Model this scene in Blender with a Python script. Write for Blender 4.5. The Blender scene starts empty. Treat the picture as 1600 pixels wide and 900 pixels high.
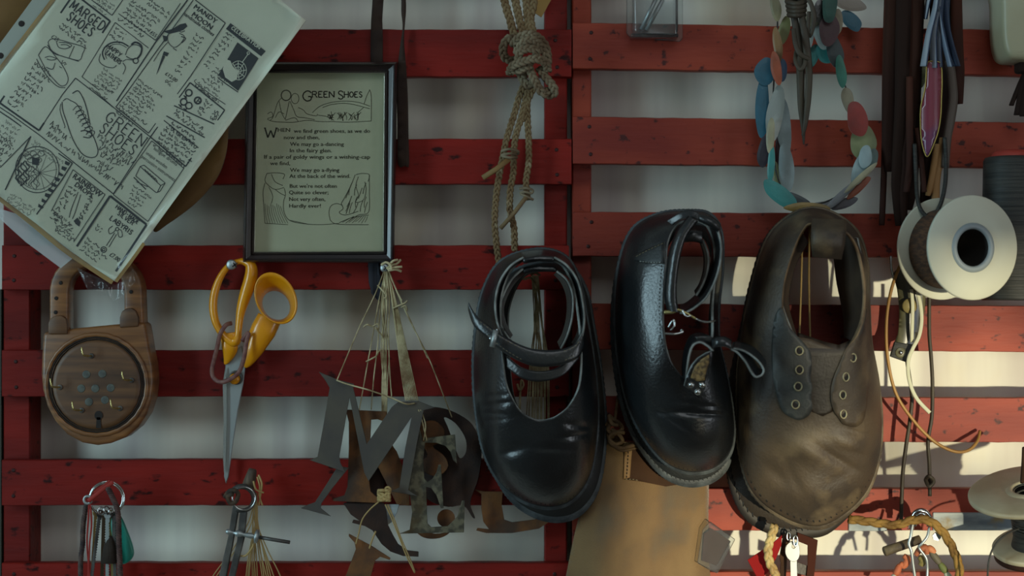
import bpy, bmesh, math, random
from mathutils import Vector, Matrix
from mathutils.geometry import tessellate_polygon, delaunay_2d_cdt
random.seed(7)
S = 0.0006; D = 1.6            # metres per pixel at the slat fronts (y = 0); camera distance
scn = bpy.context.scene
col = scn.collection
# ---------------------------------------------------------------- camera
cd = bpy.data.cameras.new('camera'); cam = bpy.data.objects.new('camera', cd); col.objects.link(cam)
cam.location = (0, -D, 0); cam.rotation_euler = (math.pi/2, 0, 0)
cd.lens = 60; cd.sensor_width = 36; cd.clip_start = 0.05
cd.dof.use_dof = True; cd.dof.focus_distance = D-0.045; cd.dof.aperture_fstop = 3.2
scn.camera = cam
# ---------------------------------------------------------------- world and lights
w = bpy.data.worlds.new('world'); scn.world = w; w.use_nodes = True
bg = w.node_tree.nodes['Background']; bg.inputs[0].default_value = (0.62, 0.67, 0.68, 1); bg.inputs[1].default_value = 0.18
def area(name, loc, target, size, sizey, power, color):
    l = bpy.data.lights.new(name, 'AREA'); l.shape = 'RECTANGLE'; l.size = size; l.size_y = sizey
    l.energy = power; l.color = color
    o = bpy.data.objects.new(name, l); col.objects.link(o); o.location = loc
    o.rotation_euler = (Vector(target)-Vector(loc)).to_track_quat('-Z', 'Y').to_euler()
    return o
area('window_daylight_left', (-1.95, -1.35, 0.2), (0.0, 0, 0), 0.42, 1.5, 28, (0.58, 0.87, 0.98))
area('window_daylight_front', (0.5, -2.6, 1.5), (0.2, 0, 0), 1.6, 0.9, 12, (0.88, 0.94, 0.97))
area('fill_light_right', (2.2, -1.9, -0.3), (0.35, 0, -.1), 0.6, 1.2, 11, (0.86, 0.93, 1.0))  # fill lamp added to lift the dark right side
sl = bpy.data.lights.new('low_sun', 'SUN'); sl.energy = 4.4; sl.color = (1.0, 0.91, 0.64); sl.angle = math.radians(1.1)
so = bpy.data.objects.new('low_sun', sl); col.objects.link(so)
AZ, EL = math.radians(20), math.radians(-8)
sdir = Vector((math.sin(AZ)*math.cos(EL), -math.cos(AZ)*math.cos(EL), math.sin(EL)))   # towards the sun
so.rotation_euler = (-sdir).to_track_quat('-Z', 'Y').to_euler(); so.location = sdir*3
vs = scn.view_settings
vs.view_transform = 'Standard'; vs.look = 'None'; vs.gamma = 1; vs.exposure = -0.25; vs.use_curve_mapping = False
# ---------------------------------------------------------------- helpers
def P(px, py, d=0.0):
    k = (D-d)/D
    return Vector(((px-800)*S*k, -d, (450-py)*S*k))
def srgb(*c):
    return tuple(((v/255)/12.92 if v/255 <= .04045 else ((v/255+.055)/1.055)**2.4) for v in c)+(1,)
MATS = {}
def mat(name, c, rough=.6, metal=0., c2=None, sc=(40,40,40), lo=.4, hi=.6, bump=0., bs=600, coat=0., spec=.5,
        c3=None, sc3=(9,9,9), lo3=.6, hi3=.7, bdist=.001, detail=4, sheen=0., trans=0., alpha=1., vary=0.):
    if name in MATS: return MATS[name]
    m = bpy.data.materials.new(name); m.use_nodes = True; nt = m.node_tree; N = nt.nodes; L = nt.links
    b = N['Principled BSDF']
    b.inputs['Roughness'].default_value = rough; b.inputs['Metallic'].default_value = metal
    b.inputs['Specular IOR Level'].default_value = spec; b.inputs['Coat Weight'].default_value = coat
    b.inputs['Coat Roughness'].default_value = .15
    b.inputs['Sheen Weight'].default_value = sheen; b.inputs['Transmission Weight'].default_value = trans
    b.inputs['Alpha'].default_value = alpha
    tc = N.new('ShaderNodeTexCoord')
    def noise(scale, det=detail):
        mp = N.new('ShaderNodeMapping'); mp.inputs['Scale'].default_value = scale
        L.new(tc.outputs['Object'], mp.inputs[0]); n = N.new('ShaderNodeTexNoise'); n.inputs['Scale'].default_value = 1
        n.inputs['Detail'].default_value = det; L.new(mp.outputs[0], n.inputs['Vector']); return n
    cur = None
    rgb = N.new('ShaderNodeRGB'); rgb.outputs[0].default_value = c; cur = rgb.outputs[0]
    for cc, s_, l_, h_ in ((c2, sc, lo, hi), (c3, sc3, lo3, hi3)):
        if cc is None: continue
        n = noise(s_); r = N.new('ShaderNodeMapRange'); r.inputs['From Min'].default_value = l_; r.inputs['From Max'].default_value = h_
        L.new(n.outputs['Fac'], r.inputs['Value']); mx = N.new('ShaderNodeMix'); mx.data_type = 'RGBA'
        L.new(r.outputs[0], mx.inputs['Factor']); L.new(cur, mx.inputs[6]); mx.inputs[7].default_value = cc; cur = mx.outputs[2]
    L.new(cur, b.inputs['Base Color'])
    if bump:
        n = noise((bs, bs, bs) if not isinstance(bs, tuple) else bs, 3); bp = N.new('ShaderNodeBump')
        bp.inputs['Strength'].default_value = bump; bp.inputs['Distance'].default_value = bdist
        L.new(n.outputs['Fac'], bp.inputs['Height']); L.new(bp.outputs[0], b.inputs['Normal'])
    MATS[name] = m; return m
def clear(name, tint, gloss=.25, rough=.06, body=.0):
    m = bpy.data.materials.new(name); m.use_nodes = True; nt = m.node_tree; N = nt.nodes; L = nt.links
    N.remove(N['Principled BSDF']); out = N['Material Output']
    t = N.new('ShaderNodeBsdfTransparent'); t.inputs[0].default_value = tint
    g = N.new('ShaderNodeBsdfGlossy'); g.inputs['Roughness'].default_value = rough
    lw = N.new('ShaderNodeFresnel'); lw.inputs[0].default_value = 1.45
    mu = N.new('ShaderNodeMath'); mu.operation = 'MULTIPLY'; mu.inputs[1].default_value = gloss*4; L.new(lw.outputs[0], mu.inputs[0])
    df = N.new('ShaderNodeBsdfDiffuse'); df.inputs[0].default_value = (.75,.8,.8,1)
    m0 = N.new('ShaderNodeMixShader'); m0.inputs[0].default_value = body; L.new(t.outputs[0], m0.inputs[1]); L.new(df.outputs[0], m0.inputs[2])
    m1 = N.new('ShaderNodeMixShader'); L.new(mu.outputs[0], m1.inputs[0]); L.new(m0.outputs[0], m1.inputs[1]); L.new(g.outputs[0], m1.inputs[2])
    n = N.new('ShaderNodeTexNoise'); n.inputs['Scale'].default_value = 22; tc = N.new('ShaderNodeTexCoord'); L.new(tc.outputs['Object'], n.inputs['Vector'])
    bp = N.new('ShaderNodeBump'); bp.inputs['Strength'].default_value = .35; bp.inputs['Distance'].default_value = .004
    L.new(n.outputs['Fac'], bp.inputs['Height']); L.new(bp.outputs[0], g.inputs['Normal'])
    L.new(m1.outputs[0], out.inputs[0]); MATS[name] = m; return m
def root(name, label, cat, at, group=None):
    o = bpy.data.objects.new(name, None); o.empty_display_size = .01; col.objects.link(o); o.location = at
    o['label'] = label; o['category'] = cat
    if group: o['group'] = group
    return o
def link(name, bm, m, parent=None, smooth=True, origin=None, solid=0., rim=None, off=0.):
    """bm is in world coordinates; it becomes ONE mesh object (child of parent, or top-level with its origin at its middle)"""
    if parent is not None:
        o0 = parent.location.copy(); q = parent.parent
        while q is not None: o0 += q.location; q = q.parent
    elif origin is not None: o0 = Vector(origin)
    else:
        lo = Vector((1e9,)*3); hi = Vector((-1e9,)*3)
        for v in bm.verts:
            for i in range(3): lo[i] = min(lo[i], v.co[i]); hi[i] = max(hi[i], v.co[i])
        o0 = (lo+hi)/2
    for v in bm.verts: v.co -= o0
    me = bpy.data.meshes.new(name); bm.to_mesh(me); bm.free()
    ms = m if isinstance(m, (list, tuple)) else [m]
    for x in ms: me.materials.append(x)
    if smooth:
        for p in me.polygons: p.use_smooth = True
    o = bpy.data.objects.new(name, me); col.objects.link(o)
    if parent is not None:
        o.parent = parent
    else: o.location = o0
    if solid:
        if rim: me.materials.append(rim)
        s = o.modifiers.new('thick', 'SOLIDIFY'); s.thickness = solid; s.offset = off
        if rim: s.material_offset_rim = len(ms)
    return o
def tag(o, label, cat, group=None, kind=None):
    if label: o['label'] = label
    if cat: o['category'] = cat
    if group: o['group'] = group
    if kind: o['kind'] = kind
    return o
def cat_rom(pts, n, closed=False):
    pts = [Vector(p) for p in pts]; N = len(pts); out = []
    seg = N if closed else N-1
    for i in range(n):
        t = i/n*seg if closed else i/(n-1)*seg
        k = min(int(t), seg-1); f = t-k
        g = (lambda j: pts[j % N]) if closed else (lambda j: pts[max(0, min(N-1, j))])
        a, b, c, d_ = g(k-1), g(k), g(k+1), g(k+2)
        out.append(.5*((2*b)+(c-a)*f+(2*a-5*b+4*c-d_)*f*f+(3*b-a-3*c+d_)*f*f*f))
    return out
def path(pts, n=None, closed=False, d=None):
    """(px, py[, d]) control points -> world points on a smooth curve"""
    q = [(p[0], p[1], p[2] if len(p) > 2 else d) for p in pts]
    if n is None: n = max(8, len(q)*6)
    return [P(v.x, v.y, v.z) for v in cat_rom(q, n, closed)]
def tube(bm, pts, r, n=8, closed=False, cap=True, flat=1., up=None):
    """r: radius (metres) or list; flat squeezes the section along 'up'"""
    N = len(pts); rings = []; prev = None
    for i, p in enumerate(pts):
        if closed: t = pts[(i+1) % N]-pts[i-1]
        else: t = pts[min(N-1, i+1)]-pts[max(0, i-1)]
        if t.length < 1e-9: t = Vector((0, 0, 1))
        t.normalize()
        if up is not None: a = Vector(up)-t*t.dot(Vector(up))
        elif prev is None: a = t.orthogonal()
        else: a = prev-t*prev.dot(t)
        if a.length < 1e-6: a = t.orthogonal()
        a.normalize(); b = t.cross(a); prev = a
        rr = r[min(i, len(r)-1)] if isinstance(r, (list, tuple)) else r
        rings.append([bm.verts.new(p+a*(math.cos(2*math.pi*k/n)*rr*flat)+b*(math.sin(2*math.pi*k/n)*rr)) for k in range(n)])
    for i in range(N if closed else N-1):
        A, B = rings[i], rings[(i+1) % N]
        for k in range(n): bm.faces.new((A[k], A[(k+1) % n], B[(k+1) % n], B[k]))
    if cap and not closed:
        bm.faces.new(rings[0][::-1]); bm.faces.new(rings[-1])
    return bm
def px(v): return v*S
def interp(vals, n):
    out = []
    for i in range(n):
        t = i/(n-1)*(len(vals)-1); k = min(int(t), len(vals)-2); f = t-k; out.append(vals[k]*(1-f)+vals[k+1]*f)
    return out
def T(pts, r, n=None, closed=False, d=None, seg=8, flat=1., up=None, bm=None):
    bm = bm or bmesh.new()
    q = path(pts, n, closed, d)
    rr = [px(v) for v in interp(r, len(q))] if isinstance(r, (list, tuple)) else px(r)
    return tube(bm, q, rr, seg, closed, True, flat, up)
def braid(pts, R, r, pitch, strands=3, d=None, n=None, bm=None, seg=6, rough=0.):
    """plaited cord along a pixel path; R, r in px, pitch in px"""
    bm = bm or bmesh.new(); q = path(pts, 200, False, d)
    L = [0.]
    for a, b in zip(q, q[1:]): L.append(L[-1]+(b-a).length)
    tot = L[-1]; n = n or max(12, int(tot/px(pitch)*9)); R = px(R); cs = []
    j = 0
    for i in range(n):
        s = tot*i/(n-1)
        while j < len(L)-2 and L[j+1] < s: j += 1
        f = (s-L[j])/max(1e-9, L[j+1]-L[j]); p = q[j].lerp(q[j+1], min(1, f)); t = (q[j+1]-q[j]).normalized(); cs.append((p, t, s))
    for k in range(strands):
        ph = 2*math.pi*k/strands; out = []
        for p, t, s in cs:
            side = t.cross(Vector((0, 1, 0))); side = side.normalized() if side.length > .05 else Vector((1, 0, 0)); fr = Vector((0, -1, 0))
            a = 2*math.pi*s/px(pitch)+ph
            jit = Vector((random.uniform(-1, 1), random.uniform(-1, 1), random.uniform(-1, 1)))*px(rough)
            out.append(p+side*(R*math.sin(a))+fr*(R*.55*math.sin(2*a))+jit)
        tube(bm, out, px(r), seg)
    return bm
def twist(pts, R, r, pitch, strands=3, d=None, bm=None, seg=5):
    bm = bm or bmesh.new(); q = path(pts, 160, False, d); s = 0; L = [0]
    for a, b in zip(q, q[1:]): L.append(L[-1]+(b-a).length)
    n = max(10, int(L[-1]/px(pitch)*7)); cs = []; j = 0
    for i in range(n):
        s = L[-1]*i/(n-1)
        while j < len(L)-2 and L[j+1] < s: j += 1
        p = q[j].lerp(q[j+1], min(1, (s-L[j])/max(1e-9, L[j+1]-L[j]))); cs.append((p, (q[j+1]-q[j]).normalized(), s))
    for k in range(strands):
        out = []
        for p, t, s in cs:
            side = t.cross(Vector((0, 1, 0))); side = side.normalized() if side.length > .05 else Vector((1, 0, 0)); fr = side.cross(t)
            a = 2*math.pi*(s/px(pitch)+k/strands); out.append(p+side*(px(R)*math.cos(a))+fr*(px(R)*math.sin(a)))
        tube(bm, out, px(r), seg)
    return bm
def box(bm, x0, x1, y0, y1, z0, z1):
    v = [bm.verts.new((x, y, z)) for x in (x0, x1) for y in (y0, y1) for z in (z0, z1)]
    for f in ((0,1,3,2), (4,6,7,5), (0,4,5,1), (2,3,7,6), (0,2,6,4), (1,5,7,3)): bm.faces.new([v[i] for i in f])
    return bm
def pbox(px0, px1, py0, py1, d0, d1, bm=None):
    """box whose FRONT face (depth d1) covers the pixel rectangle"""
    bm = bm or bmesh.new(); a = P(px0, py1, d1); b = P(px1, py0, d1)
    return box(bm, a.x, b.x, -d1, -d0, a.z, b.z)
def bev(bm, w, seg=2, ang=35):
    bmesh.ops.recalc_face_normals(bm, faces=bm.faces)
    es = [e for e in bm.edges if len(e.link_faces) == 2 and e.calc_face_angle(0) > math.radians(ang)]
    bmesh.ops.bevel(bm, geom=es, offset=w, segments=seg, affect='EDGES', profile=.5); return bm
def plate(loops, d, th, bm=None):
    """flat plate cut to pixel loops (first outer, others holes); d is its front depth: a number or f(px,py)"""
    bm = bm or bmesh.new(); df = d if callable(d) else (lambda x, y: d)
    L3 = [[Vector((x, -y, 0)) for x, y in lp] for lp in loops]
    tris = tessellate_polygon(L3); fl = [v for lp in L3 for v in lp]
    fr = [bm.verts.new(P(v.x, -v.y, df(v.x, -v.y))) for v in fl]
    bk = [bm.verts.new(Vector(f.co)+Vector((0, th, 0))) for f in fr]
    for a, b, c in tris:
        try: bm.faces.new((fr[a], fr[b], fr[c])); bm.faces.new((bk[c], bk[b], bk[a]))
        except ValueError: pass
    i0 = 0
    for lp in L3:
        n = len(lp)
        for k in range(n):
            a, b = i0+k, i0+(k+1) % n
            try: bm.faces.new((fr[a], fr[b], bk[b], bk[a]))
            except ValueError: pass
        i0 += n
    bmesh.ops.recalc_face_normals(bm, faces=bm.faces); return bm
def smooth_loop(pts, n=48):
    return [(v.x, v.y) for v in cat_rom([(p[0], p[1], 0) for p in pts], n, True)]
def ell(cx, cy, rx, ry, rot=0, n=24):
    c, s = math.cos(rot), math.sin(rot)
    return [(cx+rx*math.cos(2*math.pi*k/n)*c-ry*math.sin(2*math.pi*k/n)*s, cy+rx*math.cos(2*math.pi*k/n)*s+ry*math.sin(2*math.pi*k/n)*c) for k in range(n)]
def band(eA, eB, n=30, m=4, bm=None, closed=False, bulge=0.):
    """sheet between two pixel-depth edge curves"""
    bm = bm or bmesh.new()
    A = cat_rom(eA, n, closed); B = cat_rom(eB, n, closed); rows = []
    for a, b in zip(A, B):
        r = []
        for k in range(m+1):
            f = k/m; q = a.lerp(b, f); r.append(bm.verts.new(P(q.x, q.y, q.z+bulge*4*f*(1-f))))
        rows.append(r)
    for i in range(n if closed else n-1):
        R0, R1 = rows[i], rows[(i+1) % n]
        for k in range(m): bm.faces.new((R0[k], R0[k+1], R1[k+1], R1[k]))
    return bm
def drape(poly, df, off=.001, step=6, bm=None):
    """sheet cut to a pixel polygon and laid on the surface depth df(px,py)"""
    bm = bm or bmesh.new(); n = len(poly); vs = [Vector((x, y)) for x, y in poly]
    def inside(x, y):
        c = False; j = n-1
        for i in range(n):
            a, b = vs[i], vs[j]
            if (a.y > y) != (b.y > y) and x < (b.x-a.x)*(y-a.y)/(b.y-a.y)+a.x: c = not c
            j = i
        return c
    xs = [v.x for v in vs]; ys = [v.y for v in vs]; pts = list(vs)
    x = min(xs)+step/2
    while x < max(xs):
        y = min(ys)+step/2
        while y < max(ys):
            if inside(x, y) and min((Vector((x, y))-v).length for v in vs) > step*.45: pts.append(Vector((x, y)))
            y += step
        x += step
    r = delaunay_2d_cdt(pts, [(i, (i+1) % n) for i in range(n)], [list(range(n))], 1, 1e-5)
    V = [bm.verts.new(P(v.x, v.y, df(v.x, v.y)+off)) for v in r[0]]
    for f in r[2]:
        try: bm.faces.new([V[i] for i in f][::-1])
        except ValueError: pass
    return bm
def annulus(pairs, prof, n=120, m=14, bm=None, samples=None, post=None):
    """sheet between an outer and an inner closed pixel curve; prof(k, i/n) -> depth at fraction k from outer to inner"""
    bm = bm or bmesh.new()
    O = cat_rom([(a[0], a[1], 0) for a, b in pairs], n, True); I = cat_rom([(b[0], b[1], 0) for a, b in pairs], n, True); rows = []
    for i in range(n):
        r = []
        for k in range(m+1):
            f = k/m; q = O[i].lerp(I[i], f); d = prof(f, i/n)+(post(q.x, q.y) if post else 0); r.append(bm.verts.new(P(q.x, q.y, d)))
            if samples is not None: samples.append((q.x, q.y, d))
        rows.append(r)
    for i in range(n):
        R0, R1 = rows[i], rows[(i+1) % n]
        for k in range(m): bm.faces.new((R0[k], R0[k+1], R1[k+1], R1[k]))
    return bm
def lookup(samples):
    cell = {}
    for s in samples: cell.setdefault((int(s[0]//12), int(s[1]//12)), []).append(s)
    def f(x, y):
        best = []
        cx, cy = int(x//12), int(y//12)
        for R in (1, 2, 5):
            for i in range(cx-R, cx+R+1):
                for j in range(cy-R, cy+R+1): best += cell.get((i, j), [])
            if best: break
        best = sorted(((s[0]-x)**2+(s[1]-y)**2, s[2]) for s in best)[:6]
        w = [(1/(d+.5), z) for d, z in best]; return sum(a*b for a, b in w)/sum(a for a, b in w)
    return f
def disc(cx, cy, r, d, th, bm=None, n=20, dome=0.):
    bm = bm or bmesh.new(); c = P(cx, cy, d); R = px(r)
    prev = None
    prof = [(1, 0), (1, th*.7), (.86, th)] + ([(.6, th+dome*.7), (.3, th+dome)] if dome else [])
    for (f, h) in prof:
        ring = [bm.verts.new((c.x+math.cos(2*math.pi*k/n)*R*f, c.y-h, c.z+math.sin(2*math.pi*k/n)*R*f)) for k in range(n)]
        if prev:
            for k in range(n): bm.faces.new((prev[k], prev[(k+1) % n], ring[(k+1) % n], ring[k]))
        else: bm.faces.new(ring)
        prev = ring
    bm.faces.new(prev[::-1]); bmesh.ops.recalc_face_normals(bm, faces=bm.faces); return bm
def ringmesh(cx, cy, r, rt, d, bm=None, rot=0, sq=1., tilt=0.):
    bm = bm or bmesh.new(); c = P(cx, cy, d); pts = []
    for k in range(28):
        a = 2*math.pi*k/28; v = Vector((math.cos(a)*px(r)*sq, 0, math.sin(a)*px(r))); v = Matrix.Rotation(tilt, 3, 'Z') @ v
        v = Matrix.Rotation(rot, 3, 'Y') @ v; pts.append(c+v)
    return tube(bm, pts, px(rt), 8, True)
def lathe(c, axis, prof, n=40, bm=None, up=None):
    """prof: list of (along axis, radius) in metres"""
    bm = bm or bmesh.new(); ax = Vector(axis).normalized(); a = ax.orthogonal().normalized(); b = ax.cross(a); c = Vector(c); prev = None
    for (h, r) in prof:
        ring = [bm.verts.new(c+ax*h+(a*math.cos(2*math.pi*k/n)+b*math.sin(2*math.pi*k/n))*r) for k in range(n)]
        if prev:
            for k in range(n): bm.faces.new((prev[k], prev[(k+1) % n], ring[(k+1) % n], ring[k]))
        prev = ring
    return bm
def hair(bm, x0, y0, x1, y1, d0, d1, r=.7, sag=0., wob=1.):
    n = 5; pts = []
    for i in range(n+1):
        f = i/n; e = wob if 0 < i < n else 0
        pts.append((x0+(x1-x0)*f+random.uniform(-e, e)+sag*4*f*(1-f), y0+(y1-y0)*f, d0+(d1-d0)*f))
    return T(pts, r, 14, seg=5, bm=bm)
# ---------------------------------------------------------------- materials
red = mat('red_paint', srgb(132,32,25), .5, c2=srgb(96,24,21), sc=(3,20,22), lo=.38, hi=.66, c3=srgb(48,14,12), sc3=(60,60,110), lo3=.60, hi3=.68, bump=.35, bs=(30,200,200), bdist=.0015, spec=.16, detail=6)
redb = mat('red_paint_sunlit', srgb(152,60,38), .58, c2=srgb(118,38,28), sc=(5,20,18), lo=.38, hi=.66, c3=srgb(66,22,20), sc3=(90,60,120), lo3=.61, hi3=.68, bump=.35, bs=(30,200,200), bdist=.0015, spec=.34, detail=6)  # sunlit tone put into the right pallet's red, also on its shaded slats
plaster = mat('white_wall', srgb(228,228,214), .85, spec=.2, c2=srgb(182,174,170), sc=(14,14,1.4), lo=.42, hi=.72, c3=srgb(216,202,160), sc3=(5,5,3), lo3=.6, hi3=.8, bump=.2, bs=40, bdist=.002)
nailm = mat('nail_head', srgb(52,20,18), .5, .3)
steel = mat('steel', srgb(168,176,176), .42, .75, bump=.1, bs=(900,30,30), bdist=.0002)
steeld = mat('dark_steel', srgb(98,96,92), .5, .4, c2=srgb(70,68,66), sc=(60,60,60))
chrome = mat('chrome', srgb(200,205,205), .15, 1)
brass = mat('brass', srgb(205,190,130), .25, .9)
walnut = mat('walnut', srgb(142,96,54), .42, c2=srgb(84,54,34), sc=(14,30,160), lo=.3, hi=.7, c3=srgb(52,34,24), sc3=(9,9,25), lo3=.58, hi3=.75, bump=.1, bs=(20,80,400), spec=.5, coat=.15)
walnutd = mat('walnut_dark', srgb(108,74,44), .5, c2=srgb(70,46,30), sc=(12,60,160), lo=.3, hi=.7, c3=srgb(44,32,24), sc3=(15,15,30), lo3=.55, hi3=.8)
groove = mat('dark_groove', srgb(26,18,14), .8)
dotgrey = mat('inlay_grey', srgb(84,88,80), .5, c2=srgb(66,70,66), sc=(200,200,200))
yellow = mat('yellow_plastic', srgb(224,150,12), .3, c2=srgb(212,136,8), sc=(20,20,20), coat=.4, spec=.5)
paper = mat('aged_paper', srgb(222,226,208), .7, c2=srgb(206,212,190), sc=(7,7,7), lo=.4, hi=.7, c3=srgb(166,150,110), sc3=(16,16,16), lo3=.66, hi3=.85)
paper2 = mat('cream_print_paper', srgb(196,198,172), .8, c2=srgb(182,184,156), sc=(10,10,10), lo=.4, hi=.7)
yedge = mat('yellowed_edge', srgb(150,120,66), .6, c2=srgb(112,84,44), sc=(30,30,30), lo=.4, hi=.7)
ink = mat('ink', srgb(30,38,44), .8); inkb = mat('brown_ink', srgb(52,50,42), .8)
inkg = mat('faded_ink', srgb(84,84,70), .8)
sleeve = clear('clear_plastic', (.97,.99,.98,1), .16, .16, .04)
glass = clear('picture_glass', (.96,.97,.96,1), .12, .04, .0)
blisterm = clear('blister_plastic', (.90,.92,.93,1), .35, .1, .03)
frosted = clear('frosted_sleeve', (.62,.66,.68,1), .2, .2, .45)
framem = mat('frame_dark', srgb(40,28,26), .3, coat=.5, c2=srgb(28,22,24), sc=(20,20,20))
silver = mat('silver_lip', srgb(176,172,158), .3, .85)
tan = mat('tan_card', srgb(116,86,40), .7, c2=srgb(96,68,30), sc=(12,12,12))
brownstrap = mat('strap_dark_suede', srgb(52,36,26), .9, c2=srgb(40,26,20), sc=(30,30,30), bump=.3, bs=900)
jute = mat('jute_rope', srgb(128,108,76), .85, c2=srgb(110,86,56), sc=(90,90,90), lo=.35, hi=.65, c3=srgb(178,164,134), sc3=(40,40,40), bump=.5, bs=1500, bdist=.0006)
jutep = mat('rope_pale', srgb(134,122,98), .85, c2=srgb(96,76,54), sc=(50,50,50), lo=.4, hi=.65, bump=.5, bs=1500, bdist=.0006)
string = mat('pale_string', srgb(204,192,152), .85, c2=srgb(140,122,86), sc=(60,60,60))
stringb = mat('buff_string', srgb(172,146,94), .8)
blackl = mat('black_leather', srgb(28,32,34), .30, coat=.08, bump=.35, bs=420, bdist=.0009, c2=srgb(20,22,24), sc=(18,18,18), spec=.7)
blackl2 = mat('black_leather_back', srgb(32,34,34), .5, bump=.4, bs=500, bdist=.0008)
ledge = mat('leather_cut_edge', srgb(146,152,148), .7, c2=srgb(104,108,104), sc=(80,80,80))
lining = mat('brown_lining', srgb(60,44,26), .8, c2=srgb(40,28,18), sc=(20,20,20))
brownl = mat('brown_nubuck', srgb(78,64,47), .55, c2=srgb(46,38,31), sc=(14,14,14), lo=.36, hi=.62, c3=srgb(108,92,68), sc3=(24,24,24), lo3=.52, hi3=.72, bump=.4, bs=380, bdist=.001, spec=.5)
brownd = mat('brown_leather_dark', srgb(46,37,28), .5, c2=srgb(38,31,26), sc=(14,14,14), bump=.35, bs=400, bdist=.0008)
bredge = mat('brown_cut_edge', srgb(128,104,74), .7, c2=srgb(84,66,48), sc=(60,60,60))
welt = mat('welt_grey', srgb(74,80,82), .6, c2=srgb(50,54,56), sc=(70,70,70), bump=.5, bs=500)
weltb = mat('welt_brown', srgb(104,90,70), .6, c2=srgb(66,56,44), sc=(40,40,40), bump=.4, bs=500)
stitchm = mat('black_stitch', srgb(22,22,22), .6); stitchp = mat('pale_stitch', srgb(130,120,92), .7)
suede = mat('suede', srgb(128,102,66), .95, c2=srgb(98,74,48), sc=(14,14,9), lo=.36, hi=.62, c3=srgb(84,80,68), sc3=(12,12,9), lo3=.50, hi3=.66, bump=.5, bs=900, bdist=.0012, sheen=.3)
patchm = mat('brown_patch_leather', srgb(74,52,36), .8, spec=.12, c2=srgb(58,40,28), sc=(20,20,20), bump=.2, bs=500)
rust = mat('rusty_steel', srgb(122,78,36), .7, .2, c2=srgb(84,56,34), sc=(50,50,50), lo=.35, hi=.6, c3=srgb(52,44,38), sc3=(18,18,18), lo3=.55, hi3=.7, bump=.3, bs=700)
rustd = mat('dark_rust', srgb(58,38,28), .7, .3, c2=srgb(40,28,24), sc=(50,50,50), bump=.3, bs=700)
zinc = mat('mottled_steel', srgb(122,118,98), .45, .6, c2=srgb(80,78,68), sc=(110,110,110), lo=.42, hi=.55, c3=srgb(92,78,54), sc3=(18,18,18), bump=.3, bs=500)
gunm = mat('grey_steel_plate', srgb(84,79,70), .6, .0, spec=.25, c2=srgb(74,70,66), sc=(30,30,30))
teal = mat('teal_plastic', srgb(24,120,104), .35, coat=.3)
redcord = mat('red_cord', srgb(150,38,30), .7); darkcord = mat('dark_cord', srgb(44,34,36), .8, c2=srgb(84,66,60), sc=(120,120,120))
spoolw = mat('spool_white', srgb(196,197,180), .6, spec=.3, c2=srgb(186,186,168), sc=(9,9,9))
spoolg = mat('spool_blue_grey', srgb(132,142,146), .45); spoolin = mat('spool_hub_dark', srgb(44,42,40), .6)
thread = mat('wound_brown_thread', srgb(92,62,40), .8, c2=srgb(60,40,28), sc=(400,30,400), bump=.4, bs=(30,30,900))
threadk = mat('black_thread', srgb(34,36,34), .55, c2=srgb(52,52,48), sc=(10,10,600), lo=.4, hi=.6, bump=.8, bs=(5,5,1400), bdist=.001)
orangecord = mat('tan_round_cord', srgb(156,116,60), .5)
thong = mat('dark_brown_thong', srgb(58,34,24), .85, spec=.2, c2=srgb(42,24,18), sc=(20,20,4), bump=.2, bs=500)
thongg = mat('olive_brown_thong', srgb(66,58,44), .6, c2=srgb(50,42,32), sc=(20,20,20), bump=.2, bs=500)
greytas = mat('grey_blue_leather', srgb(160,168,176), .6, c2=srgb(120,132,150), sc=(60,60,5))
navy = mat('navy_back', srgb(46,62,86), .6)
purple = mat('purple_leather', srgb(122,48,66), .3, c2=srgb(84,52,96), sc=(26,26,20), lo=.42, hi=.62, coat=.4)
gold = mat('gold_edge', srgb(170,150,80), .4, .5)
creamj = mat('cream_plastic', srgb(176,176,150), .4, c2=srgb(160,156,128), sc=(6,6,6))
leafg = mat('plant_leaf', srgb(50,80,36), .6)
raw = mat('pale_painted_wood', srgb(176,184,184), .7, c2=srgb(120,128,134), sc=(20,60,60), c3=srgb(150,130,90), sc3=(40,40,40))
redfob = mat('red_leather_tag', srgb(134,24,24), .8, spec=.12); brownfob = mat('dark_brown_card', srgb(66,34,24), .8, spec=.12)
weavem = mat('braided_tan_leather', srgb(140,108,54), .7, spec=.2, c2=srgb(96,70,34), sc=(50,50,50), lo=.4, hi=.6, bump=.3, bs=600)
COL = {}
def colour(name, *rgb):
    if name not in COL: COL[name] = mat(name+'_leather', srgb(*rgb), .45, c2=srgb(*[int(v*.8) for v in rgb]), sc=(30,30,30), bump=.15, bs=500)
    return COL[name]
# ---------------------------------------------------------------- setting
WY = 0.052
def struct(name, bm, m, smooth=False):
    o = link(name, bm, m, smooth=smooth); o['kind'] = 'structure'; return o
struct('wall_back', box(bmesh.new(), -2.2, 3.0, WY, WY+.12, -1.45, 1.15), plaster)
struct('floor', box(bmesh.new(), -2.2, 3.0, -3.05, WY+.12, -1.55, -1.45), mat('floor_boards', srgb(96,78,60), .6, c2=srgb(70,54,40), sc=(3,30,3)))
struct('trim_1', pbox(-12, 2, 452, 1000, -.05, -.012), mat('olive_trim', srgb(44,44,32), .7))
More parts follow.
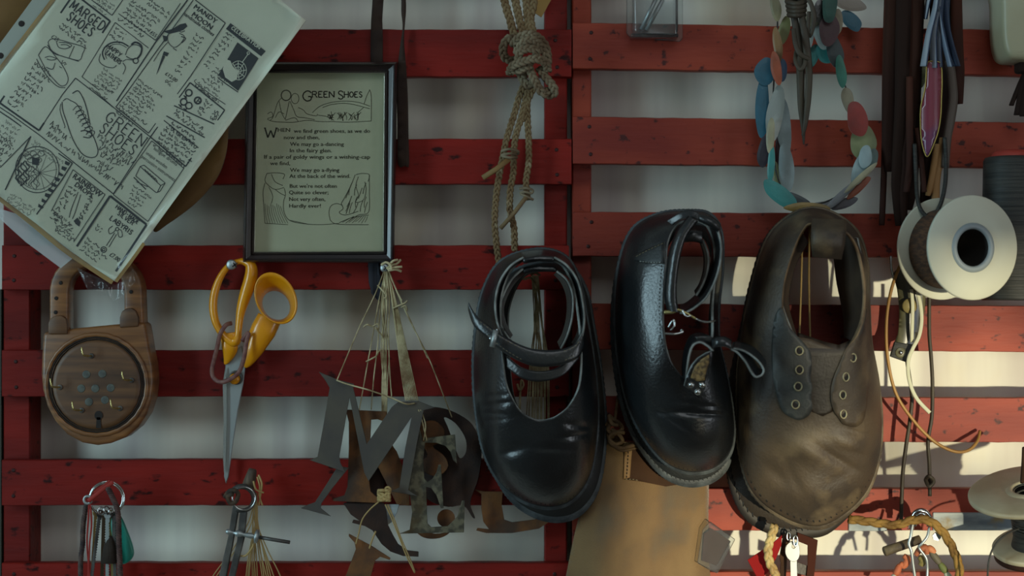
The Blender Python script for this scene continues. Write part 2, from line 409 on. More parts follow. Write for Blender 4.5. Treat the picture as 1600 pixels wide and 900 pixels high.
# unseen part-wall added behind the camera; its opening shapes the sun patch
FY = -2.95
def to_mask(pxx, pyy, Y=FY):
    p = P(pxx, pyy, 0); q = p+sdir*((Y-p.y)/sdir.y); return q.x, q.z
xa, za = to_mask(900, 385); xb, zb = to_mask(2300, 1150)
bm = bmesh.new()
box(bm, -.35, 3.0, FY-.1, FY, za, 1.15); box(bm, -.35, 3.0, FY-.1, FY, -1.45, zb)
box(bm, -.35, xa, FY-.1, FY, zb, za); box(bm, xb, 3.0, FY-.1, FY, zb, za)
struct('sun_mask_wall', bm, plaster)
# unseen shrub added outside that opening to break up the sunlight
pl = root('dapple_shrub', 'unseen leafy shrub added behind the camera to dapple the sunlight', 'shrub', (xa, FY-.25, zb))
def leaf(c, L, wdt, ang, tw):
    bm = bmesh.new(); rows = []
    for i in range(9):
        f = i/8; ww = wdt*math.sin(math.pi*min(.999, f*.93+.07))**.8; r = []
        for s_ in (-1, 0, 1):
            v = Vector((s_*ww, .02*math.sin(f*3)+abs(s_)*ww*.25, f*L)); v = Matrix.Rotation(ang, 3, 'Y') @ (Matrix.Rotation(tw, 3, 'Z') @ v); r.append(bm.verts.new(Vector(c)+v))
        rows.append(r)
    for a, b in zip(rows, rows[1:]):
        for k in range(2): bm.faces.new((a[k], a[k+1], b[k+1], b[k]))
    link('leaf', bm, leafg, pl, solid=.001)
LEAVES = [(1225, 470, .07, .022, 10), (1205, 520, .10, .045, 40), (1340, 470, .05, .013, -20), (1190, 590, .06, .02, 60), (1100, 660, .05, .02, 80), (1430, 520, .05, .013, 30), (1545, 470, .07, .022, 20), (1600, 520, .05, .02, 50), (1160, 610, .05, .018, 20), (1400, 745, .07, .020, 70), (1495, 800, .06, .018, 80), (1245, 540, .05, .02, 150), (1560, 800, .05, .02, 80)]
for (a, b, L_, w_, an) in LEAVES:
    x_, z_ = to_mask(a, b, FY-.22); leaf((x_, FY-.22, z_), L_, w_, math.radians(an), random.uniform(-.3, .3))
stem = tube(bmesh.new(), [Vector((xa-.02, FY-.25, zb-.1)), Vector((xa-.04, FY-.25, (za+zb)/2)), Vector((xa-.01, FY-.25, za+.1))], .006, 6); link('stem', stem, leafg, pl)
# curtain added unseen across that opening to give the sun patch its edge
cu = bmesh.new(); rows = []
for (a, b) in ((1165, 372), (1172, 440), (1160, 500), (1185, 560), (1170, 610), (1035, 640), (975, 690), (964, 750), (952, 850), (948, 1165)):
    r = []
    for f in range(13):
        x_, z_ = to_mask(a+(840-a)*f/12, b, FY+.035); r.append(cu.verts.new((x_, FY+.035+.010*math.sin(f*1.9), z_)))
    rows.append(r)
for A, B in zip(rows, rows[1:]):
    for q in range(12): cu.faces.new((A[q], A[q+1], B[q+1], B[q]))
o = link('occluder', cu, mat('occluder_cloth', srgb(120,116,104), .9), None, solid=.002); tag(o, 'plain curtain added unseen behind the camera to edge the sun patch', 'occluder')
# ---------------------------------------------------------------- pallets
def plank(x0, x1, t0, t1, b0, b1, parent, m, jag=.5):
    """board whose top/bottom edges run t0->t1 and b0->b1 (pixels at the board front)"""
    bm = bmesh.new(); n = max(3, int((x1-x0)/22)); th = .013; rows = []
    for i in range(n+1):
        f = i/n; x = x0+(x1-x0)*f; e = jag
        t = t0+(t1-t0)*f+random.uniform(-e, e); b = b0+(b1-b0)*f+random.uniform(-e, e)
        r = []
        for (y_, dd) in ((t+1, 0), (t, -.0012), (t, -th), (b, -th), (b, -.0012), (b-1, 0)):
            p = P(x, y_, 0); r.append(bm.verts.new((p.x, -dd if dd else 0, p.z)))
        rows.append(r)
    for A, B in zip(rows, rows[1:]):
        for k in range(6): bm.faces.new((A[k], A[(k+1) % 6], B[(k+1) % 6], B[k]))
    bm.faces.new(rows[0]); bm.faces.new(rows[-1][::-1]); bmesh.ops.recalc_face_normals(bm, faces=bm.faces)
    return link('slat', bm, m, parent, smooth=False)
nail_me = None
def nail(x, y, parent):
    global nail_me
    if nail_me is None:
        b = bmesh.new(); R = px(3.1)
        rg = [[b.verts.new((math.cos(k*math.pi/5)*R*f, -h, math.sin(k*math.pi/5)*R*f)) for k in range(10)] for f, h in ((1, -.0006), (1, .0003), (.6, .0008))]
        for a, c in zip(rg, rg[1:]):
            for k in range(10): b.faces.new((a[k], a[(k+1) % 10], c[(k+1) % 10], c[k]))
        b.faces.new(rg[-1]); nail_me = bpy.data.meshes.new('nail'); b.to_mesh(nail_me); b.free(); nail_me.materials.append(nailm)
    o = bpy.data.objects.new('nail', nail_me); col.objects.link(o); o.parent = parent; o.location = P(x, y, 0)-parent.location
pL = root('pallet', 'red painted wooden pallet filling the left half of the wall', 'pallet', P(450, 960, 0)+Vector((0, .03, 0)))
pR = root('pallet', 'red painted wooden pallet on the right, partly lit by low sun', 'pallet', P(1270, 960, 0)+Vector((0, .03, 0)))
def post(x0, x1, parent, m):
    bm = pbox(x0, x1, -140, 985, -.0515, -.0132); bev(bm, .0012, 1); link('upright', bm, m, parent, smooth=False)
post(5, 47, pL, red); post(851, 886, pL, red); post(894, 924, pR, redb); post(1880, 1930, pR, redb)
for i, (t, b) in enumerate(((-121, -50), (46, 120), (217, 288), (383, 453), (548, 620), (718, 790), (880, 952))):
    plank(3, 893 if i < 3 else 889, t+random.uniform(-1, 1), t+random.uniform(-.5, .8), b, b, pL, red)
    for xx in (868, 24):
        nail(xx+random.uniform(-3, 3), t+17, pL); nail(xx+random.uniform(-3, 3), b-15, pL)
for (t0, t1, b0, b1) in ((-130, -100, -60, -34), (35, 53, 107, 124), (182, 196, 256, 266), (331, 337, 400, 405), (474, 480, 546, 552), (620, 622, 690, 692), (763, 764, 829, 829), (893, 893, 965, 965)):
    plank(895, 1960, t0, t1, b0, b1, pR, redb)
    for xx in (921, 1905): nail(xx+random.uniform(-4, 4), t0+(16 if xx < 1000 else 22), pR); nail(xx+random.uniform(-3, 3), b0-15, pR)
for (a, b_, t, u) in ((1458, 1760, 801, 829), (1326, 1386, 818, 830)):
    link('pale_batten', bev(pbox(a, b_, t, u, -.0004, .0018), .0006, 1), raw, pR, smooth=False)
# ---------------------------------------------------------------- stroke lettering and flat print
SF = {'A': [[(0,0),(.5,1),(1,0)],[(.2,.36),(.8,.36)]], 'B': [[(0,0),(0,1),(.6,1),(.85,.88),(.85,.65),(.6,.53),(0,.53)],[(.6,.53),(.95,.4),(.95,.13),(.65,0),(0,0)]],
'C': [[(.95,.8),(.75,.97),(.45,1),(.12,.8),(0,.5),(.12,.2),(.45,0),(.75,.03),(.95,.2)]], 'D': [[(0,0),(0,1),(.5,1),(.85,.8),(1,.5),(.85,.2),(.5,0),(0,0)]],
'E': [[(.85,1),(0,1),(0,0),(.88,0)],[(0,.53),(.65,.53)]], 'G': [[(.95,.8),(.75,.97),(.45,1),(.12,.8),(0,.5),(.12,.2),(.45,0),(.8,.05),(.95,.2),(.95,.45),(.6,.45)]],
'H': [[(0,0),(0,1)],[(1,0),(1,1)],[(0,.52),(1,.52)]], 'I': [[(.5,0),(.5,1)]], 'L': [[(0,1),(0,0),(.8,0)]], 'M': [[(0,0),(.08,1),(.5,.2),(.92,1),(1,0)]],
'N': [[(0,0),(0,1),(1,0),(1,1)]], 'O': [[(.5,1),(.15,.85),(0,.5),(.15,.15),(.5,0),(.85,.15),(1,.5),(.85,.85),(.5,1)]],
'P': [[(0,0),(0,1),(.6,1),(.9,.87),(.9,.62),(.6,.5),(0,.5)]], 'R': [[(0,0),(0,1),(.6,1),(.88,.87),(.88,.63),(.6,.52),(0,.52)],[(.5,.52),(.95,0)]],
'S': [[(.88,.82),(.7,.97),(.4,1),(.12,.88),(.1,.68),(.4,.54),(.75,.42),(.9,.24),(.75,.05),(.4,0),(.05,.16)]], 'T': [[(.5,0),(.5,1)],[(0,1),(1,1)]],
'V': [[(0,1),(.5,0),(1,1)]], 'W': [[(0,1),(.25,0),(.5,.75),(.75,0),(1,1)]], 'Y': [[(0,1),(.5,.5),(1,1)],[(.5,.5),(.5,0)]], '-': [[(.2,.5),(.8,.5)]]}
class Print:
    """collects flat ink strokes and letters on a sheet: pixel positions, laid at depth df+off"""
    def __init__(s, df, ang=0., off=.0004): s.bm = bmesh.new(); s.df = df; s.a = ang; s.off = off; s.g = 1.3
    def v(s, x, y): return s.bm.verts.new(P(x, y, s.df(x, y)+s.off))
    def line(s, pts, w=1., closed=False):
        w = w*s.g
        pts = [Vector((p[0], p[1])) for p in pts]; n = len(pts)
        if closed: pts.append(pts[0]); n += 1
        L_, R_ = [], []
        for i, p in enumerate(pts):
            t = pts[min(n-1, i+1)]-pts[max(0, i-1)]
            if t.length < 1e-6: t = Vector((1, 0))
            t.normalize(); nn = Vector((-t.y, t.x))*w/2; L_.append(s.v(*(p+nn))); R_.append(s.v(*(p-nn)))
        for i in range(n-1):
            s.bm.faces.new((L_[i], L_[i+1], R_[i+1], R_[i]))
    def segs(s, pts, w):
        for a, b in zip(pts, pts[1:]): s.line([a, b], w)
    def curve(s, pts, w=1., n=None, closed=False): s.line([(q.x, q.y) for q in cat_rom([(p[0], p[1], 0) for p in pts], n or len(pts)*5, closed)], w, closed)
    def rot(s, x0, y0, u, v): c, k = math.cos(s.a), math.sin(s.a); return (x0+u*c-v*k, y0+u*k+v*c)
    def box(s, x0, y0, w, h, lw=1.): s.segs([s.rot(x0, y0, a, b) for a, b in ((0,0),(w,0),(w,h),(0,h),(0,0))], lw)
    def fill(s, pts):
        t = tessellate_polygon([[Vector((x, -y, 0)) for x, y in pts]]); V = [s.v(x, y) for x, y in pts]
        for a, b, c in t:
            try: s.bm.faces.new((V[a], V[b], V[c]))
            except ValueError: pass
    def caps(s, txt, x0, y0, h, w, lw=1., serif=0., gap=.3, lean=0.):
        """capital letters, baseline start (x0,y0), height h, total width w"""
        wd = [(.55 if c == ' ' else .35 if c == 'I' else .8 if c in 'ELSP' else 1.15 if c in 'MW' else 1.)+gap for c in txt]; k = w/(sum(wd)-gap); u = 0
        for c, a in zip(txt, wd):
            cw = (a-gap)*k
            for st in SF.get(c, []):
                q = [s.rot(x0, y0, u+X*cw+lean*Y*h, -Y*h) for X, Y in st]; s.segs(q, lw)
                if serif:
                    for e in (st[0], st[-1]):
                        if e[1] in (0, 1): X, Y = e; s.segs([s.rot(x0, y0, u+X*cw-serif, -Y*h), s.rot(x0, y0, u+X*cw+serif, -Y*h)], lw*.6)
            u += a*k
    def text(s, txt, x0, y0, w, h=None, bold=0.):
        V, F, (mx, my) = glyphs(txt); sx = w/mx; sy = (h or w/mx*.72)
        V2 = []
        for X, Y in V: V2.append(s.v(*s.rot(x0, y0, X*sx, -Y*sy)))
        for f in F:
            try: s.bm.faces.new([V2[i] for i in f])
            except ValueError: pass
        if bold:
            V2 = [s.v(*s.rot(x0+bold, y0, X*sx, -Y*sy)) for X, Y in V]
            for f in F:
                try: s.bm.faces.new([V2[i] for i in f])
                except ValueError: pass
    def scrib(s, x0, y0, L_, lines, sp, h=3., lw=.7, rag=.15):
        """lines of small unreadable handwriting"""
        for j in range(lines):
            u = random.uniform(0, 2); end = L_*random.uniform(1-rag, 1)
            while u < end:
                wl = random.uniform(5, 13); q = []; a = u
                while a < min(u+wl, end):
                    q.append(s.rot(x0, y0, a, j*sp-random.choice((0, h, h*.6, h*1.3, .2*h)))); a += random.uniform(.9, 1.7)
                if len(q) > 1: s.line(q, lw)
                u += wl+2.2
    def done(s, name, m, parent): return link(name, s.bm, m, parent, smooth=False)
GL = {}
def glyphs(txt):
    if txt not in GL:
        c = bpy.data.curves.new('t', 'FONT'); c.body = txt; c.size = 1; c.resolution_u = 2; o = bpy.data.objects.new('t', c); col.objects.link(o)
        bpy.context.view_layer.update(); me = bpy.data.meshes.new_from_object(o.evaluated_get(bpy.context.evaluated_depsgraph_get()))
        V = [(v.co.x, v.co.y) for v in me.vertices]; F = [tuple(p.vertices) for p in me.polygons]
        GL[txt] = (V, F, (max(v[0] for v in V), 1)); bpy.data.objects.remove(o); bpy.data.meshes.remove(me); bpy.data.curves.remove(c)
    return GL[txt]
# ---------------------------------------------------------------- advert sheet in its sleeve
def sheetd(x, y): return .062+.0025*math.sin(x*.012+y*.006)+.0012*math.sin(y*.021-x*.01)
A_ = math.atan2(298, 408)
SH = [(478,32),(432,-5),(388,-40),(112,-40),(82,0),(40,55),(0,107),(-60,188),(-60,262),(0,307),(60,352),(110,392),(150,420),(180,440),(240,358),(320,248),(400,139)]
ad = root('advert_sheet', 'tilted sheet of black hand-lettered shoe and craft adverts in a clear sleeve', 'poster', P(200, 230, .055))
link('paper_sheet', drape(SH, sheetd, 0, 14), paper, ad, solid=.0006, rim=yedge, off=-1)
def ribbon_px(pts, w, df, off, name, m, parent):
    p = Print(df, off=off); p.curve(pts, w, 30); return p.done(name, m, parent)
ribbon_px([(-10,122),(0,108),(42,53),(84,-2),(100,-24)], 5, sheetd, .0006, 'binding_strip', yedge, ad)
e_ = ribbon_px([(-10,303),(40,341),(100,390),(150,424),(176,441)], 6, sheetd, -.0008, 'yellowed_margin', yedge, ad)
ribbon_px([(181,440),(205,408),(225,380)], 4, sheetd, .0005, 'yellowed_corner', yedge, ad)
mg = [(112,-40),(82,0),(40,55),(0,107),(-60,188),(-60,150),(0,68),(25,34),(50,0),(80,-40)]
link('punched_margin', drape(mg, sheetd, -.0008, 12), mat('margin_grey', srgb(140,146,136), .5), ad)
for (x, y) in ((33.5, 37), (1, 87)): link('punched_hole', disc(x, y, 4.6, sheetd(x, y)-.0006, .0003), groove, ad)
k = Print(sheetd, A_)
# heading lettering
k.segs([(110,-2),(0,160),(-20,190)], 2.2); k.segs([(124,-4),(172,33),(61,204),(0,161),(-20,146)], 2.2)
k.caps('MARGED', 108, 12, 15, 62, 1.6, gap=.4); k.caps('SHOES', 103, 30, 15, 47, 1.6, gap=.4)
k.scrib(94, 38, 60, 2, 7, 4, .9); k.text('£25', 79, 58, 13, 9)
for c_ in ([(75,66),(80,61),(92,62),(110,67),(131,74),(129,84),(124,94),(108,91),(92,86),(80,78),(75,66)], [(74,70),(84,83),(98,88),(123,96)], [(88,65),(92,74),(103,76),(112,71),(104,67),(92,66)], [(116,72),(108,90)], [(95,70),(104,70),(110,74)],
           [(60,86),(70,73),(80,80),(88,90),(98,103),(106,120),(104,131),(95,134),(84,124),(74,112),(66,98),(60,86)], [(57,92),(64,105),(76,122),(90,135),(102,137)], [(70,90),(78,88),(88,92),(80,94),(73,92)], [(72,105),(82,108),(86,98)]): k.curve(c_, .9)
k.scrib(95, 98, 10, 2, 6, 4, .8)
k.scrib(52, 100, 38, 9, 9.2, 4.5, .9, .35)
# upper text panels
k.segs([(175,24),(142,-1)], 1); k.segs([(175,24),(193,-2)], 1); k.scrib(160, -2, 26, 2, 5, 2.6, .6); k.scrib(150, 0, 30, 3, 5, 2.6, .6)
k.segs([(185,21),(243,63),(282,5)], .9); k.scrib(203, 2, 58, 6, 7, 3.5, .9, .2); k.scrib(232, 0, 45, 2, 7, 3.5, .9); k.text('£55', 233, 52, 12, 9)
k.segs([(180,35),(232,75)], .9); k.segs([(180,35),(128,120)], .9); k.segs([(293,0),(243,66),(182,158)], 1.6)
k.scrib(178, 44, 26, 3, 7, 3, .9)
for r_ in (23, 19): k.curve([(183+r_*math.cos(a), 84+r_*.8*math.sin(a)) for a in (2.6, 3.2, 3.8, 4.4, 5.0, 5.6)], 1.6 if r_ == 23 else .7)
k.caps('HAPPY', 166, 74, 7, 26, 1.1); k.caps('FEATHERS', 161, 82, 7, 32, 1.1)
k.curve([(157,84),(155,95),(163,103),(176,106),(182,102)], .9); k.curve([(196,86),(200,76),(208,70),(218,72),(222,80),(216,90),(206,92),(197,88)], 1); k.curve([(205,70),(212,66),(221,72),(220,84),(214,92)], 2.2)
k.curve(ell(212, 95, 4, 4), 1.2, closed=True); k.curve([(192,96),(198,93),(208,94)], .9); k.curve([(192,98),(196,106),(192,116)], .9)
k.scrib(160, 108, 42, 3, 6, 3, .7); k.scrib(150, 120, 40, 4, 7, 3, .7); k.segs([(128,120),(155,141)], .8); k.segs([(145,140),(178,168)], .8); k.scrib(157, 135, 24, 1, 6, 4, .9)
# second heading and figure
k.segs([(304,-1),(352,36),(297,120),(232,208),(181,167),(200,142),(243,82),(302,0)], 1.1)
k.text('MANDY', 301, 12, 43, 11, .9); k.text('MOON', 298, 24, 38, 11, .9); k.text('handmade clothes', 285, 22, 59, 8, .4)
k.fill([(255,49),(270,45),(281,38),(290,36),(293,41),(286,47),(277,50),(264,53)]); k.fill([(254,55),(262,57),(261,64),(256,65)])
k.curve([(262,54),(263,66),(272,74),(282,68),(288,57),(280,52)], .9); k.curve([(279,42),(282,50),(289,48)], .8); k.curve([(270,75),(276,79)], .9); k.fill([(256,80),(264,83),(261,88),(254,86)])
k.fill([(254,86),(258,88),(247,112),(244,117)]); k.curve([(262,66),(250,80),(240,96)], .8); k.curve([(283,57),(290,60),(284,67)], 1.1)
for j, (x, y) in enumerate(((304,54),(300,61),(296,68),(292,75),(288,82),(284,89),(280,96),(275,102),(271,109))): k.scrib(x, y, 17+(j < 6)*5, 1, 6, 3.4, .9, .3)
k.text('£12.00', 257, 116, 22, 8, .4); k.scrib(259, 124, 14, 2, 5, 3, .8)
for j in range(11): k.scrib(214-3.5*j, 126+4.9*j, random.uniform(34, 58), 1, 6, 3.2, .85)
# black panel with white lettering
k.fill([(360,36),(415,80),(408,88),(353,45)])
k.fill([(371,66),(404,91),(372,142),(341,117)])
for j in range(9): k.scrib(352-4.4*j, 52+6.2*j, 17-(j > 3)*3, 1, 6, 3, .9, .1)
for j in range(4): k.scrib(326-4*j+8, 106+6*j, 20+10*(j > 0), 1, 6, 3, .8)
k.segs([(340,121),(353,131),(372,144)], 1.2); k.curve([(307,124),(305,129),(330,148),(352,163)], .8); k.scrib(312, 124, 48, 3, 7, 3, .7)
# symbols panel
k.segs([(297,129),(351,172),(290,260),(235,214),(297,129)], 1.5); k.segs([(272,165),(335,194)], 1.4); k.segs([(260,181),(320,215)], 1.4); k.segs([(256,188),(310,231)], 1.1)
for (x, y, r_, l_) in ((295,145,5,1.7),(287,159,5,1.6),(295,165,5,1.6),(309,157,5,2)): k.curve(ell(x, y, r_, r_), l_, closed=True)
for (x, y) in ((295,145),(287,159),(295,165)): k.segs([(x-3,y+4),(x-6,y+8)], 1.5); k.segs([(x-8,y+4),(x-3,y+9)], 1.4)
k.segs([(309,157),(306,161)], 1.2); k.segs([(312,153),(309,157),(313,160)], 1.2)
k.scrib(303, 133, 54, 1, 5, 3, .9); k.scrib(318, 158, 16, 3, 7, 4, .9); k.scrib(310, 170, 12, 2, 7, 4, .9); k.scrib(333, 175, 12, 3, 6, 4, .9)
k.scrib(273, 172, 62, 2, 7, 3.6, 1); k.scrib(266, 192, 50, 2, 7, 3.6, 1.1); k.scrib(258, 198, 66, 6, 7, 3.6, 1, .1)
# big centre advert
k.caps('GREEN', 163, 187, 17, 71, 1.35, 1.6, gap=.4); k.caps('SHOES', 154, 205, 17, 65, 1.35, 1.6, gap=.4)
for j in range(6): k.scrib(150+1.5*j-(j > 3)*6, 214+9.5*j, 74-11*j, 1, 10, 6, .9, .1)
k.scrib(76, 200, 40, 1, 10, 6, .9); k.scrib(70, 210, 150, 1, 8, 6, .9, .05); k.scrib(77, 194, 22, 1, 8, 6, .9)
k.segs([(61,204),(98,147),(118,122),(180,170),(235,214),(177,303),(63,212),(20,181),(-30,148)], 1.1); k.segs([(-30,155),(16,185),(113,255),(96,282),(57,335)], 1.4)
k.curve([(97,159),(98,172),(104,190),(110,208),(117,224),(128,240),(140,246),(150,244),(153,234),(148,218),(145,212)], 1.1); k.curve([(95,162),(94,174),(101,196),(100,200)], .8); k.curve([(98,158),(104,154),(110,157),(120,163),(130,180),(140,200),(145,212)], .9)
k.curve([(113,146),(122,142),(130,154),(136,172),(140,192)], 1.2)
for j in range(7): x, y = 116+3.4*j, 170+6.4*j; k.curve([(x-2,y+2),(x+4,y-4),(x+11,y-3),(x+9,y+3),(x+2,y+4)], .9)
k.curve([(126,205),(134,204),(143,209),(140,215),(130,214)], 1.3)
# round picture
k.segs([(48,213),(8,297)], 1.6); k.segs([(48,213),(0,262)], 1); k.curve(ell(58, 265, 34, 36), 1, closed=True); k.curve(ell(58, 265, 30, 31), .6, closed=True)
for j in range(9): k.curve([(27+j*4+3*math.sin(q*1.8+j), 250+q*4.6+3*math.sin(j*1.3)+j) for q in range(9)], 1.3 if j < 5 else .6)
for j in range(7): k.curve(ell(40+4*j, 240+5*(j % 3), 5, 4), .7, closed=True)
for j in range(12): k.segs([(62,270),(62+28*math.cos(j*.5-1.2),270+28*math.sin(j*.5-1.2))], .5)
k.fill([(50,245),(62,248),(60,258),(50,257)])
k.scrib(5, 190, 34, 4, 8, 4, .6); k.scrib(0, 215, 30, 6, 8, 5, .9, .3); k.scrib(50, 222, 60, 2, 6, 4, .5); k.scrib(15, 303, 50, 3, 6, 4, .5)
for j in range(9): x, y = 106-5.2*j, 252+8.4*j; k.fill([(x-4,y-1),(x+4,y+3+random.uniform(-2,2)),(x+1,y+7),(x-5,y+4)])
# lower row
k.segs([(80,330),(114,265),(164,304),(115,378)], .9); k.text('RAINBOW', 112, 277, 54, 12, .8); k.text('DROPS', 115, 290, 33, 11, .8)
for j in range(8): k.scrib(105-4*j, 290+7*j, 22-j % 3*3, 1, 6, 4, 1, .3); k.scrib(138-3*j, 306+6*j, 12, 1, 6, 4, 1.1, .3)
for j in range(6): k.scrib(80+1*j, 330+6*j, 40, 1, 6, 3, .9, .3)
k.curve([(122,300),(112,325),(108,340)], .9); k.curve([(126,304),(118,330),(113,342)], .9); k.fill([(115,345),(121,340),(126,347),(124,354),(118,350)])
k.segs([(120,385),(172,306),(229,351),(181,424)], 2.6)
k.caps('HAND-MADE', 180, 325, 6.5, 43, 1); k.caps('SILVER', 183, 335, 6.5, 29, 1.1); k.caps('LABYRIS', 171, 343, 7.5, 41, 1.2)
k.curve([(176,353),(170,358),(171,365),(177,363),(181,358)], .9); k.curve([(184,362),(186,370),(191,369),(190,361),(186,358)], .9); k.curve(ell(183,358,2.6,2.6), .9, closed=True)
k.segs([(179,364),(166,384)], .9); k.segs([(182,366),(170,386)], .9); k.curve(ell(162,390,4.4,4.4), 1, closed=True); k.curve(ell(162,390,2,2), .8, closed=True)
k.text('£7.00', 170, 399, 18, 10, .4); k.scrib(150, 352, 14, 2, 6, 3, .8); k.scrib(134, 373, 44, 1, 6, 3, .9); k.scrib(130, 379, 48, 1, 6, 3, .9); k.scrib(127, 385, 38, 2, 6, 3, .8)
k.segs([(237,220),(287,263),(231,346),(177,304),(237,220)], .9)
k.text('tongue drums', 239, 233, 45, 8); k.text('unique wooden', 227, 240, 40, 8); k.text('percussion instruments', 220, 246, 64, 8)
k.segs([(219,260),(225,258),(258,286),(250,299),(244,301),(212,275),(219,260)], .9); k.segs([(219,260),(251,290),(258,286)], .9); k.segs([(251,290),(246,300)], .9)
k.segs([(209,277),(228,296)], 1.2); k.segs([(213,284),(231,292)], .8)
for j in range(5): k.segs([(226+4*j,264+3.4*j),(230+4*j,270+3.4*j)], .8)
for j in range(5): k.scrib(206-2*j, 290+6.4*j, 40-5*j, 1, 6, 3, .8)
k.done('printed_adverts', ink, ad)
k = Print(sheetd, A_, .0008)
k.caps('CELEBRATION', 361, 45, 5, 54, 1.0); k.fill([(352,92),(360,95),(364,104),(372,112),(370,124),(362,128),(352,121),(348,108)])
for j in range(7): k.segs([(372,112),(372+13*math.cos(j*.75-2.3),110+15*math.sin(j*.75-2.3))], .8)
for r_ in (5, 9, 13): k.curve([(372+r_*math.cos(j*.75-2.3),110+r_*1.15*math.sin(j*.75-2.3)) for j in range(7)], .7)
k.segs([(378,98),(388,84)], .9); k.curve(ell(388,83,2,2), .8, closed=True)
k.done('reversed_lettering', paper, ad)
link('clear_sleeve', drape([(472,28),(388,-38),(110,-38),(-60,185),(-60,275),(0,318),(120,408),(178,434)], sheetd, .0028, 22), sleeve, ad)
card = link('card', bev(plate([smooth_loop([(-90,-70),(60,-70),(50,0),(0,68),(-90,170)], 30)], .05, .003), .0004, 1), tan, None); tag(card, 'brown card corner behind the top left of the advert sheet', 'card')
card = link('leather_offcut', drape([(q[0], q[1]) for q in smooth_loop([(358,170),(357,205),(352,245),(338,280),(305,318),(262,350),(240,360),(250,300),(300,220),(330,185)], 44)], lambda x, y: .034+.00006*(x-300), 0, 14), tan, None, solid=.002, rim=bredge); tag(card, 'curved tan leather piece showing behind the right edge of the advert sheet', 'leather')
o = link('plastic_sleeve', drape([(-40,300),(0,326),(60,345),(115,385),(118,400),(95,419),(40,378),(0,342),(-40,318)], sheetd, -.006, 14), frosted, None); tag(o, 'frosted empty plastic sleeve under the lower left edge of the advert sheet', 'sleeve')
o = link('plastic_sleeve', drape([(120,418),(180,445),(208,420),(212,440),(192,462),(176,472),(165,455),(136,452)], lambda x, y: .056+.003*math.sin(x*.2), -.002, 7), sleeve, None); tag(o, 'crumpled clear sleeve corner at the bottom tip of the advert sheet', 'sleeve')
# ---------------------------------------------------------------- picture frame
fr = root('picture_frame', 'dark wooden picture frame holding a printed Green Shoes poem', 'picture frame', P(499, 411, .002))
def mitre(O, I, prof, bm=None):
    bm = bm or bmesh.new(); rings = []
    for (a, b) in zip(O, I):
        rings.append([bm.verts.new(P(a[0]+(b[0]-a[0])*f, a[1]+(b[1]-a[1])*f, d)) for f, d in prof])
    for i in range(4):
        A, B = rings[i], rings[(i+1) % 4]
        for q in range(len(prof)-1): bm.faces.new((A[q], A[q+1], B[q+1], B[q]))
    bmesh.ops.recalc_face_normals(bm, faces=bm.faces); return bm
FO = [(385,96.5),(621,96.5),(616,411),(379,410)]; FI = [(401,113),(602,113),(600,394),(396,395)]
link('moulding', mitre(FO, FI, [(0,.002),(0,.018),(.06,.022),(.2,.0245),(.32,.023),(.38,.019),(.75,.0175),(.86,.019),(1,.017),(1,.006)]), framem, fr, smooth=False)
FL = [(403,115),(600,115),(598.4,392),(398.4,393)]
link('silver_lip', mitre(FI, FL, [(0,.0175),(.5,.018),(1,.0165),(1,.006)]), silver, fr, smooth=False)
link('backing_board', bev(pbox(384, 616, 101, 406, .001, .007), .0003, 1), tan, fr, smooth=False)
link('printed_page', pbox(394, 603, 110, 397, .0072, .0078), paper2, fr, smooth=False)
link('glass_pane', pbox(397, 602, 112, 396, .0118, .0128), glass, fr, smooth=False)
k = Print(lambda x, y: .0078, 0, .0003)
k.caps('G', 473, 158, 16, 14, 1.5); k.caps('REEN', 488, 152, 9, 34, 1.3, 1.2); k.caps('S', 528, 155, 13, 9, 1.4); k.caps('HOES', 538, 152, 8.5, 28, 1.3, 1.1)
k.caps('W', 414, 215, 15, 18, 1.7, 1.6)
k.done('title_lettering', inkb, fr)
k = Print(lambda x, y: .0078, 0, .0003)
for (t, x, y, w_) in (('HEN', 433, 206, 20), ('we find green shoes, as we do', 459, 207.5, 119), ('now and then,', 443, 217.5, 56), ('We may go a-dancing', 453, 228, 84), ('In the fairy glen.', 452, 238, 66),
    ('If a pair of goldy wings or a wishing-cap', 412, 248, 166), ('we find,', 422, 258, 31), ('We may go a-flying', 453, 268.5, 77), ('At the back of the wind.', 452, 278, 95), ("But we're not often", 452, 293.5, 74), ('Quite so clever;', 451, 303.5, 62), ('Not very often,', 451, 314, 57), ('Hardly ever!', 451, 324.5, 50)):
    k.text(t, x, y, w_, 8.6, .35)
k.done('poem_lettering', inkg, fr)
k = Print(lambda x, y: .0078, 0, .0003)
k.curve(ell(447, 149, 7.5, 8), 1.3, closed=True); k.curve(ell(461, 154, 6, 8), .7, closed=True)
for c_ in ([(440,153),(434,160),(430,172),(426,184),(422,188)], [(436,158),(440,176),(446,187)], [(452,158),(449,172),(446,186)], [(453,158),(459,172),(464,182),(476,184),(492,187)], [(466,168),(474,172),(480,178),(494,181),(496,178)], [(418,178),(424,175),(426,182),(418,186),(428,190),(446,191),(460,191),(480,188),(500,190),(520,190)], [(446,188),(460,184),(466,190)], [(430,184),(436,175),(444,178)],
    [(488,176),(500,166),(518,160),(540,158),(560,160),(578,166)], [(504,168),(520,163),(545,162),(578,170)], [(578,140),(573,150),(569,162)], [(577,140),(580,150),(580,189)], [(497,180),(510,182),(522,188)], [(560,175),(568,168)], [(520,190),(545,191),(580,189)]): k.curve(c_, .7)
for j in range(26): x = 514+random.uniform(0, 46); k.curve([(x, 189-random.uniform(0, 5)), (x+random.uniform(-4, 4), 182), (x+random.uniform(-7, 7), 174+random.uniform(0, 6))], .7)
